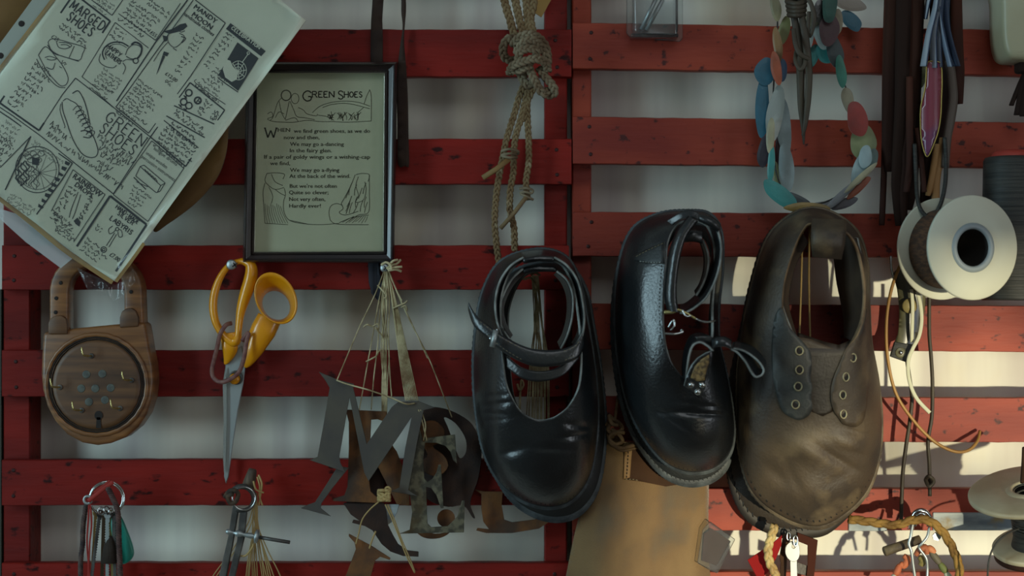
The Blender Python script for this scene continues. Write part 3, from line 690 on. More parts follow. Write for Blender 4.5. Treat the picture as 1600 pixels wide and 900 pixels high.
for c_ in ([(417,271),(414,282),(420,290),(430,296),(444,293)], [(417,271),(430,270),(444,272),(442,280)], [(424,272),(430,284),(442,290)], [(414,286),(411,300),(412,320),(414,349)], [(420,292),(426,306),(424,318)], [(430,296),(438,302),(446,306)], [(444,294),(446,304),(443,316),(444,332),(452,344),(470,349),(500,351),(530,349)], [(414,349),(450,351)], [(452,344),(480,350)]): k.curve(c_, .7)
for j in range(9): k.curve([(414+3*j, 318+2*(j % 3)), (415+3.4*j, 334), (418+4*j, 349)], .55)
for c_ in ([(555,273),(549,288),(541,304),(533,318)], [(556,273),(566,271),(577,273),(575,284)], [(560,276),(556,290),(560,305),(556,316),(568,312),(572,296),(570,284)], [(577,273),(577,300),(576,331),(560,336),(545,345)], [(533,318),(536,326),(530,332),(540,336),(560,330)], [(516,344),(514,332),(517,322),(526,318),(535,321)], [(516,344),(526,350),(560,351),(576,351)], [(530,348),(550,340),(576,336)]): k.curve(c_, .75)
for j in range(14): x = 545+random.uniform(0, 30); y = 285+random.uniform(0, 40); k.curve([(x, y), (x-3, y+8), (x-5+random.uniform(-3, 3), y+17)], .8)
for j in range(8): k.curve([(535+5*j, 349-random.uniform(0, 3)), (545+4*j, 342), (553+3*j, 338)], .6)
k.done('line_drawing', inkg, fr)
# ---------------------------------------------------------------- wooden padlock
lk = root('wooden_padlock', 'large walnut padlock-shaped key rack with brass hooks and a keyhole', 'key rack', P(155, 600, .001))
body = [(67,519),(100,516),(118,513),(170,508),(226,503.5),(229,520),(233,545),(238,570),(240,595),(237,622),(229,647),(215,668),(195,684),(172,693),(152,696),(128,692),(104,679),(86,659),(73,635),(66,608),(64,585),(65,550)]
body = [(x, y) for x, y in body]
link('body', bev(plate([body], .034, .030), .0035, 3, 50), walnut, lk, smooth=True)
link('rim_ring', ringmesh(151, 601, 77, 4.2, .0335), walnut, lk)
link('front_disc', disc(151, 601, 70, .034, .0022, n=64), walnutd, lk)
link('dark_groove', ringmesh(151, 601, 72.5, 1.1, .0352), groove, lk); link('dark_groove', ringmesh(151, 601, 69.5, .8, .0362), groove, lk)
def archblock():
    bm = bmesh.new(); rows = []
    for i in range(25):
        f = i/24
        if f < .2: t = f/.2; xo, yo, xi, yi = 77, 520-t*66, 106, 520-t*66+4*t
        elif f > .8: t = (f-.8)/.2; xo, yo, xi, yi = 222-t*-2, 454+t*58, 194, 458+t*54
        else:
            a = math.pi-(f-.2)/.6*math.pi; xo, yo = 149.5+72.5*math.cos(a), 454-62*math.sin(a); xi, yi = 150+44*math.cos(a), 458-44*math.sin(a)
        rows.append([bm.verts.new(P(xo, yo, .030)), bm.verts.new(P(xi, yi, .030)), bm.verts.new(P(xi, yi, .030)+Vector((0, .022, 0))), bm.verts.new(P(xo, yo, .030)+Vector((0, .022, 0)))])
    for A, B in zip(rows, rows[1:]):
        for q in range(4): bm.faces.new((A[q], A[(q+1) % 4], B[(q+1) % 4], B[q]))
    bm.faces.new(rows[0]); bm.faces.new(rows[-1][::-1]); return bev(bm, .002, 2, 50)
link('shackle', archblock(), walnut, lk)
link('shackle_tab', bev(plate([[(75,522),(75,505),(79,497),(87,493),(96,493),(103,498),(105,508),(105,522)]], .036, .006), .001, 2), walnutd, lk)
link('shackle_tab', bev(plate([[(187,512),(187,496),(190,487),(197,482),(205,481),(212,486),(216,496),(216,510)]], .036, .006), .001, 2), walnutd, lk)
for (x, y) in ((95,442),(88,466),(87,488),(205,456)): link('plug', disc(x, y, 3, .030, .0006), groove, lk)
for (x, y) in ((135,585),(160,584),(127,607),(149,607),(173,606),(139,628),(164,625)): link('inlay_dot', disc(x, y, 6.2, .0362, .0003), dotgrey, lk)
for (x, y) in ((143,556),(94,605),(206,594),(128,641),(188,638)):
    b_ = T([(x,y,.036),(x-7,y,.043),(x-12.5,y-1,.047),(x-14,y-4,.048),(x-15.5,y-14,.048)], [1.7,1.6,1.5,1.4,1.1], 14); link('brass_hook', b_, brass, lk)
    link('hook_collar', disc(x, y, 4, .036, .0012), steeld, lk)
link('keyhole', plate([ell(154, 649, 6.5, 7), ], .0368, .0008), groove, lk, smooth=False); link('keyhole_slot', plate([[(151,652),(157,652),(158,669),(150,669)]], .0368, .0008), groove, lk, smooth=False)
# ---------------------------------------------------------------- screws that carry things
def screw(x, y, label, d=.016, r=8, m=None):
    t = root('screw', label, 'screw', P(x, y, 0)+Vector((0, .012, 0)))
    bm = lathe(P(x, y, 0)+Vector((0, .012, 0)), (0, -1, 0), [(0,.0012),(d+.012-.002,.0012),(d+.012-.001,px(r)*.8),(d+.012,px(r)),(d+.0132,px(r)*.96),(d+.014,px(r)*.7),(d+.0142,.00001)], 20)
    link('shank_and_head', bm, m or steel, t)
    for a in (.6, .6+math.pi/2):
        c = P(x, y, d+.0021); u = Vector((math.cos(a), 0, math.sin(a)))*px(r)*.6; v = Vector((-math.sin(a), 0, math.cos(a)))*px(r)*.13
        b2 = bmesh.new(); q = [b2.verts.new(c+i*u+j*v+Vector((0, -.00015, 0))) for i, j in ((-1,-1),(1,-1),(1,1),(-1,1))]; b2.faces.new(q); link('cross_slot', b2, groove, t, smooth=False)
    return t
screw(367, 414, 'cross-head screw holding the yellow scissors by their left loop', .020)
# ---------------------------------------------------------------- scissors
sc_ = root('scissors', 'yellow handled scissors hanging open-loop up on a screw', 'scissors', P(368, 592, .008))
h1 = bmesh.new()
T([(372,409),(358,415),(345,432),(336,455),(333,478),(336,500),(343,515),(352,527),(364,535),(371,528),(373,510),(376,488),(382,466),(389,445),(393,427),(391,414),(383,409)], [4.5,4.5,5.5,6.5,6.5,6,6,7,8,5.5,6,8.5,10.5,10.5,9,7,4.5], 90, True, .016, 12, 1.2, (0,-1,0), h1)
T([(357,520,.016),(359,545,.015),(355,562,.013),(351,569,.012)], [13,12.5,6,1.5], 20, seg=12, flat=.5, up=(0,-1,0), bm=h1)
link('finger_loop_handle', h1, yellow, sc_)
h2 = bmesh.new(); n = 48; prev = None
ringsp = [((431,466,33,40),.030), ((431,466,31.5,38.5),.032), ((431,468,29,34.5),.028), ((431,473,24.5,27),.020), ((431.5,477,21.5,22),.012), ((431.5,477,22.5,23),.008), ((430,472,28,31),.010), ((430,468,32,38),.020), ((431,466,33,40),.030)]
for (cx, cy, rx, ry), d in ringsp:
    rg = [h2.verts.new(P(cx+rx*math.cos(2*math.pi*q/n)*math.cos(.35)+ry*math.sin(2*math.pi*q/n)*math.sin(.35), cy-rx*math.cos(2*math.pi*q/n)*math.sin(.35)*.6+ry*math.sin(2*math.pi*q/n), d)) for q in range(n)]
    if prev:
        for q in range(n): h2.faces.new((prev[q], prev[(q+1) % n], rg[(q+1) % n], rg[q]))
    prev = rg
bmesh.ops.recalc_face_normals(h2, faces=h2.faces)
T([(421,497,.016),(412,515,.017),(404,530,.017),(396,548,.016),(388,565,.014),(383,574,.012)], [19,20,18,14,8,2], 26, seg=12, flat=.55, up=(0,-1,0), bm=h2)
link('thumb_loop_handle', h2, yellow, sc_)
link('blade', bev(plate([[(366,548),(378,540),(383,575),(380,600),(372,640),(363,700),(357,745),(353,756),(350,745),(351,690),(352,640),(352,590),(352,568)]], .010, .0022), .0006, 1), steel, sc_, smooth=False)
link('blade', plate([[(348,600),(352,575),(354,600),(354,660),(352,735),(350,738),(348.5,715),(349.5,660)]], .0125, .0012), mat('blade_edge', srgb(206,216,212), .25, .9), sc_, smooth=False)
link('pivot_screw', disc(367, 592, 8.5, .010, .004, dome=.001), yellow, sc_); link('pivot_washer', ringmesh(368.5, 590, 9.5, 1.6, .0115), steeld, sc_)
ld = T([(378,533,.022),(388,520,.026),(385,535,.027),(381,560,.026),(374,580,.022),(362,591,.021),(347,597,.017),(335,592,.014),(331,580,.013),(335,560,.016),(340,540,.020),(344,522,.0235),(353,508,.0235),(362,505,.018)], 3.4, 80, seg=8, flat=.45, up=(0,-1,0))
o = link('leather_loop', ld, mat('maroon_thong', srgb(98,52,48), .6, c2=srgb(120,80,70), sc=(200,200,200)), None); tag(o, 'maroon leather thong looped through the yellow scissors handle', 'thong')
# ---------------------------------------------------------------- shoes
def shoe(name, label, pairs, base, heights, toe, m, rim, weltm, group=None, off=(0, 0), th=.0022, parts=True, solew=4, thk=.006, dents=()):
    pr = [((a[0]+off[0], a[1]+off[1]), (b[0]+off[0], b[1]+off[1])) for a, b in pairs]
    ys = [a[1] for a, b in pr]; xs = [a[0] for a, b in pr]
    t = root(name, label, 'shoe', P((min(xs)+max(xs))/2, max(ys), base), group)
    H = cat_rom([(h, tt, 0) for h, tt in zip(heights, toe)], 400, True)
    def prof(k, f):
        h = H[int(f*400) % 400]; s = (1-(1-k)**2.5)**.5
        return base+h.y*s+(h.x-h.y)*k
    smp = []
    def post(x, y):
        z = 0
        for (cx, cy, rx, ry, ro, am) in dents:
            c, s_ = math.cos(math.radians(ro)), math.sin(math.radians(ro)); X, Y = x-cx, y-cy; u, v = (X*c+Y*s_)/rx, (-X*s_+Y*c)/ry; e = u*u+v*v
            if e < 6: z += am*math.exp(-e)
        return z
    up = annulus(pr, prof, 260, 44, samples=smp, post=post)
    bmesh.ops.recalc_face_normals(up, faces=up.faces)
    link('upper', up, m, t, solid=th, rim=rim, off=0)
    ex = []
    for a, b in pr:
        v = Vector((a[0]-b[0], a[1]-b[1])); L = v.length; v.normalize()
        ex.append(((a[0]+v.x*solew, a[1]+v.y*solew), (a[0]-v.x*min(L*.45, 40), a[1]-v.y*min(L*.45, 40))))
    s = annulus(ex, lambda k, f: base+.0005, 140, 4); link('sole', s, weltm, t, solid=thk, off=1)
    q = [P(v.x, v.y, base+.0025) for v in cat_rom([(e[0][0]*.6+p[0][0]*.4, e[0][1]*.6+p[0][1]*.4, 0) for e, p in zip(ex, pr)], 420, True)]
    bm = tube(bmesh.new(), q, [px(2.2+.55*math.sin(i*2.1)) for i in range(420)], 7, True); link('welt', bm, weltm, t)
    if parts:
        st = bmesh.new(); O = cat_rom([(p[0][0]*.75+p[1][0]*.25 if False else p[0][0], p[0][1], 0) for p in pr], 300, True)
        I = cat_rom([(p[1][0], p[1][1], 0) for p in pr], 300, True)
        for i in range(0, 300, 3):
            a = O[i].lerp(I[i], .025); b = O[(i+1) % 300].lerp(I[(i+1) % 300], .05); dd = prof(.04, i/300)+.0008
            tube(st, [P(a.x, a.y, dd), P((a.x+b.x)/2, (a.y+b.y)/2, dd+.0006), P(b.x, b.y, dd)], px(1.05), 4)
        o = link('welt_stitching', st, stitchm, t); o['kind'] = 'stuff'
    return t, lookup(smp)
def seam(pts, df, name, m, parent, off=.0016, step=5, r=.55):
    q = cat_rom([(p[0], p[1], 0) for p in pts], 400); bm = bmesh.new(); acc = 0; last = q[0]; on = None
    for v in q[1:]:
        acc += (v-last).length; last = v
        if on is None and acc > step*.45: on = v.copy(); acc = 0
        elif on is not None and acc > step*.6:
            tube(bm, [P(on.x, on.y, df(on.x, on.y)+off), P(v.x, v.y, df(v.x, v.y)+off)], px(r), 4); on = None; acc = 0
    o = link(name, bm, m, parent); o['kind'] = 'stuff'; return o
PA = [((838,391),(838,403)),((880,400),(872,409)),((903,435),(893,441)),((914,490),(903,490)),((926,560),(908,550)),((933,630),(905,600)),((931,690),(890,632)),((920,745),(872,648)),
      ((895,780),(858,654)),((860,792),(845,656)),((820,783),(832,653)),((785,757),(815,643)),((760,715),(802,624)),((747,660),(792,601)),((741,590),(787,568)),((744,520),(784,520)),((756,455),(784,462)),((785,408),(805,414))]
HA = [.05,.05,.052,.055,.058,.06,.06,.06,.058,.057,.057,.058,.06,.06,.06,.058,.055,.05]
TA = [.02,.02,.025,.03,.035,.04,.04,.042,.042,.042,.042,.042,.042,.04,.038,.034,.028,.022]
shoe('buckle_shoe', 'rear black buckle shoe, its sole showing below the leftmost black shoe', PA, .020, [h*.4 for h in HA], [h*.4 for h in TA], blackl2, ledge, welt, 'left pair of black strap shoes', (12, 20), parts=False)
sA, fA = shoe('buckle_shoe', 'leftmost black leather shoe with two straps across its opening and a roller buckle', PA, .047, HA, TA, blackl, ledge, welt, 'left pair of black strap shoes', dents=[(768,632,26,3,-8,-.0022),(766,645,24,3,5,-.0022),(768,618,20,3,-5,-.0015),(770,656,22,3,-6,-.0016),(800,703,22,9,-15,-.003),(905,665,20,5,10,-.002),(900,680,22,4,-10,-.002),(860,700,30,5,3,-.0012),(820,735,40,18,20,.002)])
def strap(eA, eB, name, parent, m=None, n=50, th=.0018, rim=None, bulge=0., mm=5, off=0):
    return link(name, band(eA, eB, n, mm, bulge=bulge), m or blackl, parent, solid=th, rim=rim or ledge, off=off)
b1, b2 = .112, .088
strap([(818,402,b1),(797,416,b1),(781,440,b1),(774,470,b1),(776,500,b1),(786,528,b1),(800,545,b1)], [(820,405,b2),(800,420,b2),(786,443,b2),(780,470,b2),(782,498,b2),(792,524,b2),(806,540,b2)], 'ankle_strap', sA)
strap([(866,402,b1),(886,415,b1),(903,440,b1),(911,475,b1),(913,505,b1),(908,530,b1),(900,545,b1)], [(864,406,b2),(882,418,b2),(898,442,b2),(905,474,b2),(906,502,b2),(901,524,b2),(894,536,b2)], 'ankle_strap', sA)
strap([(817,420,b1-.01),(800,436,b1-.01),(787,460,b1-.01),(780,485,b1-.01),(784,510,b1-.01),(796,530,b1-.01)], [(822,424,b2-.014),(805,440,b2-.014),(792,462,b2-.014),(786,484,b2-.014),(790,506,b2-.014),(800,524,b2-.014)], 'inner_strap', sA)
strap([(870,424,b1-.01),(886,438,b1-.01),(895,462,b1-.01),(894,495,b1-.01),(886,525,b1-.01),(876,545,b1-.01)], [(866,428,b2-.02),(878,442,b2-.02),(886,464,b2-.02),(886,494,b2-.02),(880,520,b2-.02),(872,535,b2-.02)], 'inner_strap', sA)
strap([(792,556,.108),(815,574,.113),(845,580,.115),(875,572,.113),(900,548,.108)], [(793,575,.108),(818,592,.113),(848,596,.115),(880,586,.113),(904,560,.106)], 'front_strap', sA)
strap([(732,472,.104),(744,492,.110),(762,508,.115),(790,527,.119),(828,544,.122),(868,547,.122),(897,538,.119),(909,520,.115)], [(733,484,.104),(741,508,.110),(758,524,.115),(788,551,.119),(830,571,.122),(872,571,.122),(902,559,.118),(912,540,.113)], 'front_strap', sA, n=70, bulge=.001)
fS = lambda x, y: .1235
seam([(748,501),(790,531),(828,548),(868,551),(897,542),(906,530)], lambda x, y: .1225, 'stitching', stitchp, sA, .0, 5.5, .45)
seam([(760,522),(790,547),(830,567),(870,567),(900,554)], lambda x, y: .1225, 'stitching', stitchp, sA, .0, 5.5, .45)
link('strap_loop', bev(plate([[(816,403),(840,399),(866,400),(867,409),(842,408),(817,412)]], .113, .02), .002, 2), blackl, sA)
link('strap_loop', bev(plate([[(817,418),(842,414),(869,416),(870,425),(843,424),(817,428)]], .102, .018), .002, 2), blackl, sA)
link('buckle_roller', tube(bmesh.new(), [P(775,516,.128), P(769,542,.128)], px(4.2), 12), steel, sA)
link('buckle_frame', T([(776,516,.123),(782,512,.12),(788,516,.116)], 1.2, 10), chrome, sA); link('rivet', disc(767, 529, 2.2, .121, .001), chrome, sA)
seam([(757,450),(750,500),(747,560),(746,600),(750,640)], fA, 'side_stitching', stitchm, sA, .0012, 6)
# ---- second black shoe with pointed tab
PB = [((1075,331),(1078,345)),((1108,336),(1103,352)),((1126,365),(1115,380)),((1127,420),(1117,425)),((1121,475),(1113,475)),((1122,530),(1113,520)),((1133,580),(1108,555)),((1143,635),(1099,578)),
      ((1146,680),(1093,588)),((1137,712),(1086,592)),((1111,733),(1079,593)),((1075,737),(1072,591)),((1040,722),(1064,586)),((1008,685),(1055,575)),((983,635),(1045,555)),((968,570),(1038,520)),((962,490),(1037,470)),((969,410),(1041,410)),((990,358),(1045,375)),((1030,335),(1058,352))]
HB = [.05,.05,.05,.05,.052,.055,.058,.06,.06,.06,.06,.06,.062,.064,.066,.066,.064,.06,.055,.05]
TB = [.02,.02,.02,.022,.025,.03,.036,.042,.044,.044,.044,.044,.044,.046,.048,.048,.045,.04,.034,.026]
shoe('buckle_shoe', 'rear black shoe, its stitched sole edge showing below the middle black shoe', PB, .034, [h*.35 for h in HB], [h*.35 for h in TB], blackl2, ledge, welt, 'middle pair of black strap shoes', (-4, 19))
sB, fB = shoe('buckle_shoe', 'middle black leather shoe with a gold-grained pointed tab and three studs', PB, .060, HB, TB, blackl, ledge, welt, 'middle pair of black strap shoes', dents=[(1090,646,48,4,3,-.0035),(1080,639,40,3,-6,-.0015),(1095,632,30,3,8,-.0012),(1092,690,42,32,0,.006),(1050,655,30,4,35,-.0015),(1000,460,14,60,0,.002)])
c1, c2_ = .128, .118
strap([(1076,338,c1),(1058,362,c1),(1047,392,c1),(1041,430,c1),(1039,462,c1),(1044,486,c1)], [(1090,345,c1+.003),(1073,368,c1+.004),(1063,398,c1+.005),(1057,438,c1+.005),(1057,470,c1+.004),(1061,488,c1+.003)], 'ankle_strap', sB, bulge=.003)
strap([(1121,357,c1),(1127,384,c1),(1125,412,c1),(1117,440,c1),(1104,464,c1),(1088,479,c1),(1072,488,c1),(1062,489,c1)], [(1102,352,.098),(1113,384,.098),(1111,412,.098),(1102,438,.098),(1092,456,.098),(1080,468,.1),(1070,475,.1),(1063,478,.1)], 'ankle_strap', sB)
strap([(1098,374,.112),(1106,395,.112),(1106,420,.112),(1098,445,.112),(1088,462,.112)], [(1094,378,.09),(1100,398,.09),(1100,420,.09),(1094,442,.09),(1086,455,.09)], 'inner_strap', sB, m=lining)
strap([(1042,345,.115),(1060,334,.12),(1078,328,.123),(1095,335,.126)], [(1052,352,.117),(1064,343,.122),(1080,340,.125),(1094,346,.128)], 'top_strap', sB)
link('strap_loop', bev(band([(1092,334,.130),(1106,338,.133),(1118,344,.133),(1125,350,.130)], [(1092,345,.131),(1104,350,.134),(1115,356,.134),(1122,362,.131)], 12, 6, bulge=.003), .0001, 1), blackl, sB, solid=.002, rim=bredge)
link('strap_loop', band([(1072,362,.118),(1084,360,.12),(1097,362,.118)], [(1068,378,.118),(1084,377,.12),(1097,380,.118)], 12, 6, bulge=.002), blackl, sB, solid=.002, rim=ledge)
link('heel_patch', drape([(988,402),(1010,390),(1038,378),(1039,412),(1010,412),(994,409)], fB, .0022, 6), blackl2, sB, solid=.0012, rim=ledge)
seam([(992,402),(1012,391),(1036,380)], fB, 'patch_stitching', stitchp, sB, .0036, 5, .5); seam([(998,408),(1015,410),(1036,410)], fB, 'patch_stitching', ledge, sB, .0036, 4, .9)
seam([(1034,412),(1031,450),(1030,490),(1033,530),(1042,562),(1058,584)], fB, 'opening_stitching', stitchm, sB, .0014, 5, .6)
link('buckle_bar', T([(1038,488,.128),(1052,487,.131),(1060,484,.132),(1074,490,.134),(1087,498,.134)], [3,3,2,1.6,2], 24), brass, sB); link('buckle_bar', T([(1087,498,.134),(1096,502,.131),(1106,503,.127),(1118,501,.12)], 1.8, 16), chrome, sB)
link('buckle_pin', T([(1066,484,.134),(1072,494,.136),(1080,493,.136)], 1.3, 12), chrome, sB); link('buckle_bar', T([(1038,521,.125),(1054,522,.127),(1066,519,.127),(1064,515,.127)], 2, 16), chrome, sB); link('buckle_pin', T([(1044,512,.125),(1052,500,.126),(1054,508,.126),(1048,516,.126)], 1.7, 16), chrome, sB)
TP = [(1069,603),(1073,588),(1080,572),(1090,560),(1103,552),(1114,548),(1113,560),(1108,580),(1104,600),(1106,604),(1092,623)]
tf = lambda x, y: .136+max(0, (600-y))*.00012
tb = root('tab', '', '', (0, 0, 0)) if False else None
link('pointed_tab', drape([(q[0], q[1]) for q in TP], tf, 0, 6), blackl, sB, solid=.003, rim=ledge, off=-1)
link('gold_panel', drape([(1079,590),(1085,573),(1095,562),(1108,554),(1108,566),(1103,582),(1101,594),(1090,596)], tf, .0008, 5), mat('gold_grain', srgb(150,124,76), .5, .2, c2=srgb(80,64,44), sc=(300,300,300), bump=.6, bs=1300), sB, solid=.0006)
for (x, y) in ((1080,601),(1097,601),(1090,612)): link('stud', disc(x, y, 4.8, tf(x, y)+.0004, .0012, dome=.0015), chrome, sB)
seam([(1074,603),(1082,574),(1098,557),(1110,552)], tf, 'tab_stitching', stitchm, sB, .0006, 5, .7); seam([(1101,600),(1106,575),(1111,556)], tf, 'tab_stitching', stitchm, sB, .0006, 5, .7)
strap([(1114,549,.140),(1106,541,.142),(1094,535,.143),(1083,540,.142),(1077,555,.139),(1074,575,.134),(1072,592,.130)], [(1122,536,.124),(1106,525,.124),(1091,521,.124),(1078,527,.123),(1070,546,.121),(1067,570,.118),(1067,590,.117)], 'tab_loop', sB)
strap([(1142,546,.140),(1152,551,.141),(1165,566,.142),(1174,582,.142),(1181,589,.141),(1190,586,.140),(1193,578,.140),(1186,566,.140),(1172,554,.141),(1158,547,.141),(1146,545,.14)], [(1145,535,.128),(1156,539,.128),(1170,552,.128),(1179,567,.128),(1185,576,.128),(1193,576,.128),(1196,568,.128),(1189,555,.128),(1176,543,.128),(1161,536,.128),(1149,534,.128)], 'tab_loop', sB, n=90)
link('tab_keeper', bev(band([(1113,530,.139),(1120,527,.144),(1132,527,.145),(1142,532,.143)], [(1114,545,.141),(1121,541,.146),(1133,541,.147),(1142,546,.144)], 14, 5, bulge=.002), .0001, 1), blackl, sB, solid=.002, rim=ledge)
link('tab_end', drape([(1086,527),(1098,525),(1114,527),(1114,536),(1100,534)], lambda x, y: .136, 0, 5), blackl, sB, solid=.0018, rim=ledge)
# ---- brown lace-up
PC = [((1268,327),(1268,350)),((1305,337),(1300,352)),((1338,365),(1328,370)),((1353,410),(1342,400)),((1357,470),(1350,450)),((1360,530),(1347,495)),((1370,590),(1333,530)),((1376,650),(1318,545)),
      ((1373,710),(1305,545)),((1355,765),(1295,542)),((1320,803),(1285,538)),((1278,823),(1275,534)),((1229,811),(1265,530)),((1179,773),(1255,528)),((1157,712),(1246,526)),((1153,650),(1240,521)),((1154,580),(1230,505)),((1163,510),(1223,475)),((1178,440),(1228,432)),((1200,375),(1243,385)),((1232,340),(1256,359))]
mv = {10: (1302,822), 11: (1262,834), 12: (1218,832), 13: (1170,806), 14: (1145,755), 15: (1140,700), 16: (1142,610)}
PC2 = [(mv.get(i, a), b) for i, (a, b) in enumerate(PC)]
HC = [.055,.055,.055,.058,.06,.06,.062,.064,.064,.064,.064,.064,.064,.064,.064,.064,.064,.064,.062,.06,.056]
TC = [.03,.028,.025,.025,.028,.03,.04,.048,.05,.05,.05,.05,.05,.05,.05,.048,.046,.044,.042,.038,.034]
shoe('lace_up_shoe', 'rear brown shoe, dark sole edge showing below left of the front brown shoe', PC2, .012, [h*.42 for h in HC], [h*.42 for h in TC], brownd, bredge, mat('dark_sole', srgb(40,34,28), .6), 'pair of brown shoes', (-3, 2), thk=.007)
sC, fC = shoe('lace_up_shoe', 'large front brown nubuck shoe with two rows of empty eyelets', PC, .050, HC, TC, brownl, bredge, weltb, 'pair of brown shoes', th=.0028, dents=[(1262,700,36,18,25,.005),(1325,692,26,12,20,.004),(1300,712,50,6,30,-.004),(1338,675,26,3,15,-.002),(1335,706,26,3,12,-.0015),(1265,770,45,26,0,.004),(1215,740,30,10,40,-.003),(1240,745,30,6,60,-.002),(1310,745,30,8,-30,-.0015)])
link('left_facing', drape([(q[0], q[1]) for q in smooth_loop([(1210,500),(1222,480),(1232,508),(1245,524),(1258,538),(1267,552),(1268,575),(1266,590),(1269,605),(1267,620),(1269,635),(1264,648),(1250,656),(1236,652),(1222,640),(1212,610),(1206,560)], 70)], fC, .0035, 7), mat('blue_black_facing', srgb(62,64,60), .5, c2=srgb(42,42,40), sc=(30,30,30), bump=.3, bs=400), sC, solid=.0024, rim=bredge)
link('right_facing', drape([(q[0], q[1]) for q in smooth_loop([(1352,480),(1348,500),(1338,525),(1322,545),(1312,568),(1301,595),(1298,620),(1302,640),(1312,655),(1320,664),(1338,666),(1350,650),(1356,600),(1360,560),(1358,510)], 70)], fC, .0035, 7), brownl, sC, solid=.0024, rim=bredge)
link('tongue', drape([(1246,520),(1262,526),(1285,534),(1310,540),(1332,530),(1328,560),(1312,600),(1306,640),(1285,650),(1262,640),(1255,580)], lambda x, y: fC(x, y) if y > 548 else .114-(548-y)*.0004, -.002 if False else .0012, 8), brownd, sC, solid=.0022, rim=bredge)
for (x, y) in ((1249,548),(1249,578),(1247,604),(1243,632),(1333,559),(1322,589),(1317,617),(1318,647)):
    dd = fC(x, y)+.0052; tl = -.5 if x > 1290 else .4; sq = .72 if x > 1290 else .9
    link('eyelet', ringmesh(x, y, 6.0, 1.2, dd, tilt=0, sq=sq), mat('eyelet_metal', srgb(150,142,112), .4, .6), sC); link('eyelet_hole', plate([ell(x, y, 4.6*sq, 4.8)], dd-.0002, .0004), groove, sC, smooth=False)
strap([(1340,372,.098),(1349,420,.1),(1352,460,.104),(1348,500,.106),(1332,532,.11)], [(1296,362,.07),(1303,400,.062),(1308,440,.06),(1318,490,.06),(1320,528,.075)], 'inner_side', sC, m=lining, mm=8)
strap([(1252,362,.098),(1232,400,.1),(1223,440,.104),(1222,475,.108),(1236,515,.11)], [(1262,378,.07),(1244,410,.066),(1234,445,.062),(1232,480,.062),(1244,525,.07)], 'inner_side', sC, m=lining, mm=8)
strap([(1269,343,.106),(1268,360,.117),(1268,380,.118),(1270,400,.108)], [(1322,345,.106),(1321,362,.117),(1318,384,.118),(1314,404,.108)], 'heel_tab', sC, m=brownl, mm=8, bulge=.004, th=.003, rim=bredge)
seam([(1200,770),(1232,800),(1275,813),(1318,797),(1350,762)], fC, 'toe_stitching', stitchm, sC, .001, 6, .8)
o = link('hanging_thread', T([(1254,352,.03),(1252,440,.03),(1249,530,.03)], 1.6, 20, seg=5), stringb, None); tag(o, 'left of two tan threads seen through the opening of the brown shoe', 'thread', 'threads behind the brown shoe')
o = link('hanging_thread', T([(1265,352,.03),(1264,440,.03),(1266,530,.03)], 1.6, 20, seg=5), stringb, None); tag(o, 'right of two tan threads seen through the opening of the brown shoe', 'thread', 'threads behind the brown shoe')
# ---------------------------------------------------------------- suede piece
def sdf(x, y):
    fold = 977-(y-700)*.20; r = (x-fold)
    return max(.007, .027-(max(0, -r)*.00030+max(0, r)*.00010)+.0015*math.sin(y*.03+x*.01)-max(0, x-1095)*.0008)
sd = root('suede_pouch', 'tan suede piece with a stitched dark patch, hung from a knotted cord', 'leather', P(1000, 960, .02))
link('suede_panel', drape([(q[0], q[1]) for q in smooth_loop([(950,676),(975,690),(1010,694),(1060,700),(1100,725),(1106,760),(1106,800),(1107,830),(1108,880),(1108,965),(1050,970),(960,970),(872,968),(885,900),(897,840),(915,770),(934,712)], 80)], sdf, 0, 9), suede, sd, solid=.002, rim=bredge)
link('dark_patch', drape([(979,697),(1040,700),(1090,720),(1095,752),(1040,760),(1000,752),(975,749),(978,720)], sdf, .0014, 7), patchm, sd, solid=.001, rim=bredge)
link('patch_binding', drape([(976,697),(988,697),(986,720),(984,746),(974,749)], sdf, .0026, 5), mat('tan_binding', srgb(150,116,72), .7), sd, solid=.001)
seam([(982,698),(981,720),(979,747)], sdf, 'patch_stitching', stitchm, sd, .0038, 5, .8); seam([(975,749),(990,749),(1000,752)], sdf, 'patch_stitching', stitchp, sd, .0032, 5, .8)
bm = bmesh.new()
for pts in ([(966,618,.012),(963,640,.018),(960,660,.022)], [(948,665,.027),(955,655,.032),(966,660,.032),(972,670,.030),(960,678,.032),(950,672,.032),(954,662,.034)], [(955,670,.032),(968,680,.034),(972,690,.032),(960,694,.032),(952,684,.032),(962,676,.035),(975,676,.032)], [(950,676,.028),(954,692,.032),(968,700,.034),(985,697,.032),(1000,692,.028)], [(962,700,.032),(975,704,.032),(1000,698,.028)], [(958,656,.032),(952,650,.034),(956,662,.036),(966,664,.036)]):
    T(pts, 3.2 if len(pts) > 3 else 2.4, None, bm=bm)
link('knotted_cord', bm, mat('tan_lace', srgb(122,98,66), .8, c2=srgb(84,64,42), sc=(90,90,90)), sd)
o = link('plastic_packet', bev(plate([[(1098,828),(1110,815),(1149,843),(1121,896),(1112,893),(1090,880)]], .02, .004), .0006, 1), blisterm, None, smooth=False); tag(o, 'small clear packet with a brown insert half hidden behind the suede', 'packet')
o = link('packet_insert', bev(plate([[(1100,834),(1112,826),(1142,846),(1120,884),(1096,876)]], .012, .002), .0003, 1), brownfob, None, smooth=False); o['label'] = 'dark brown card inside the small clear packet beside the suede'; o['category'] = 'card'
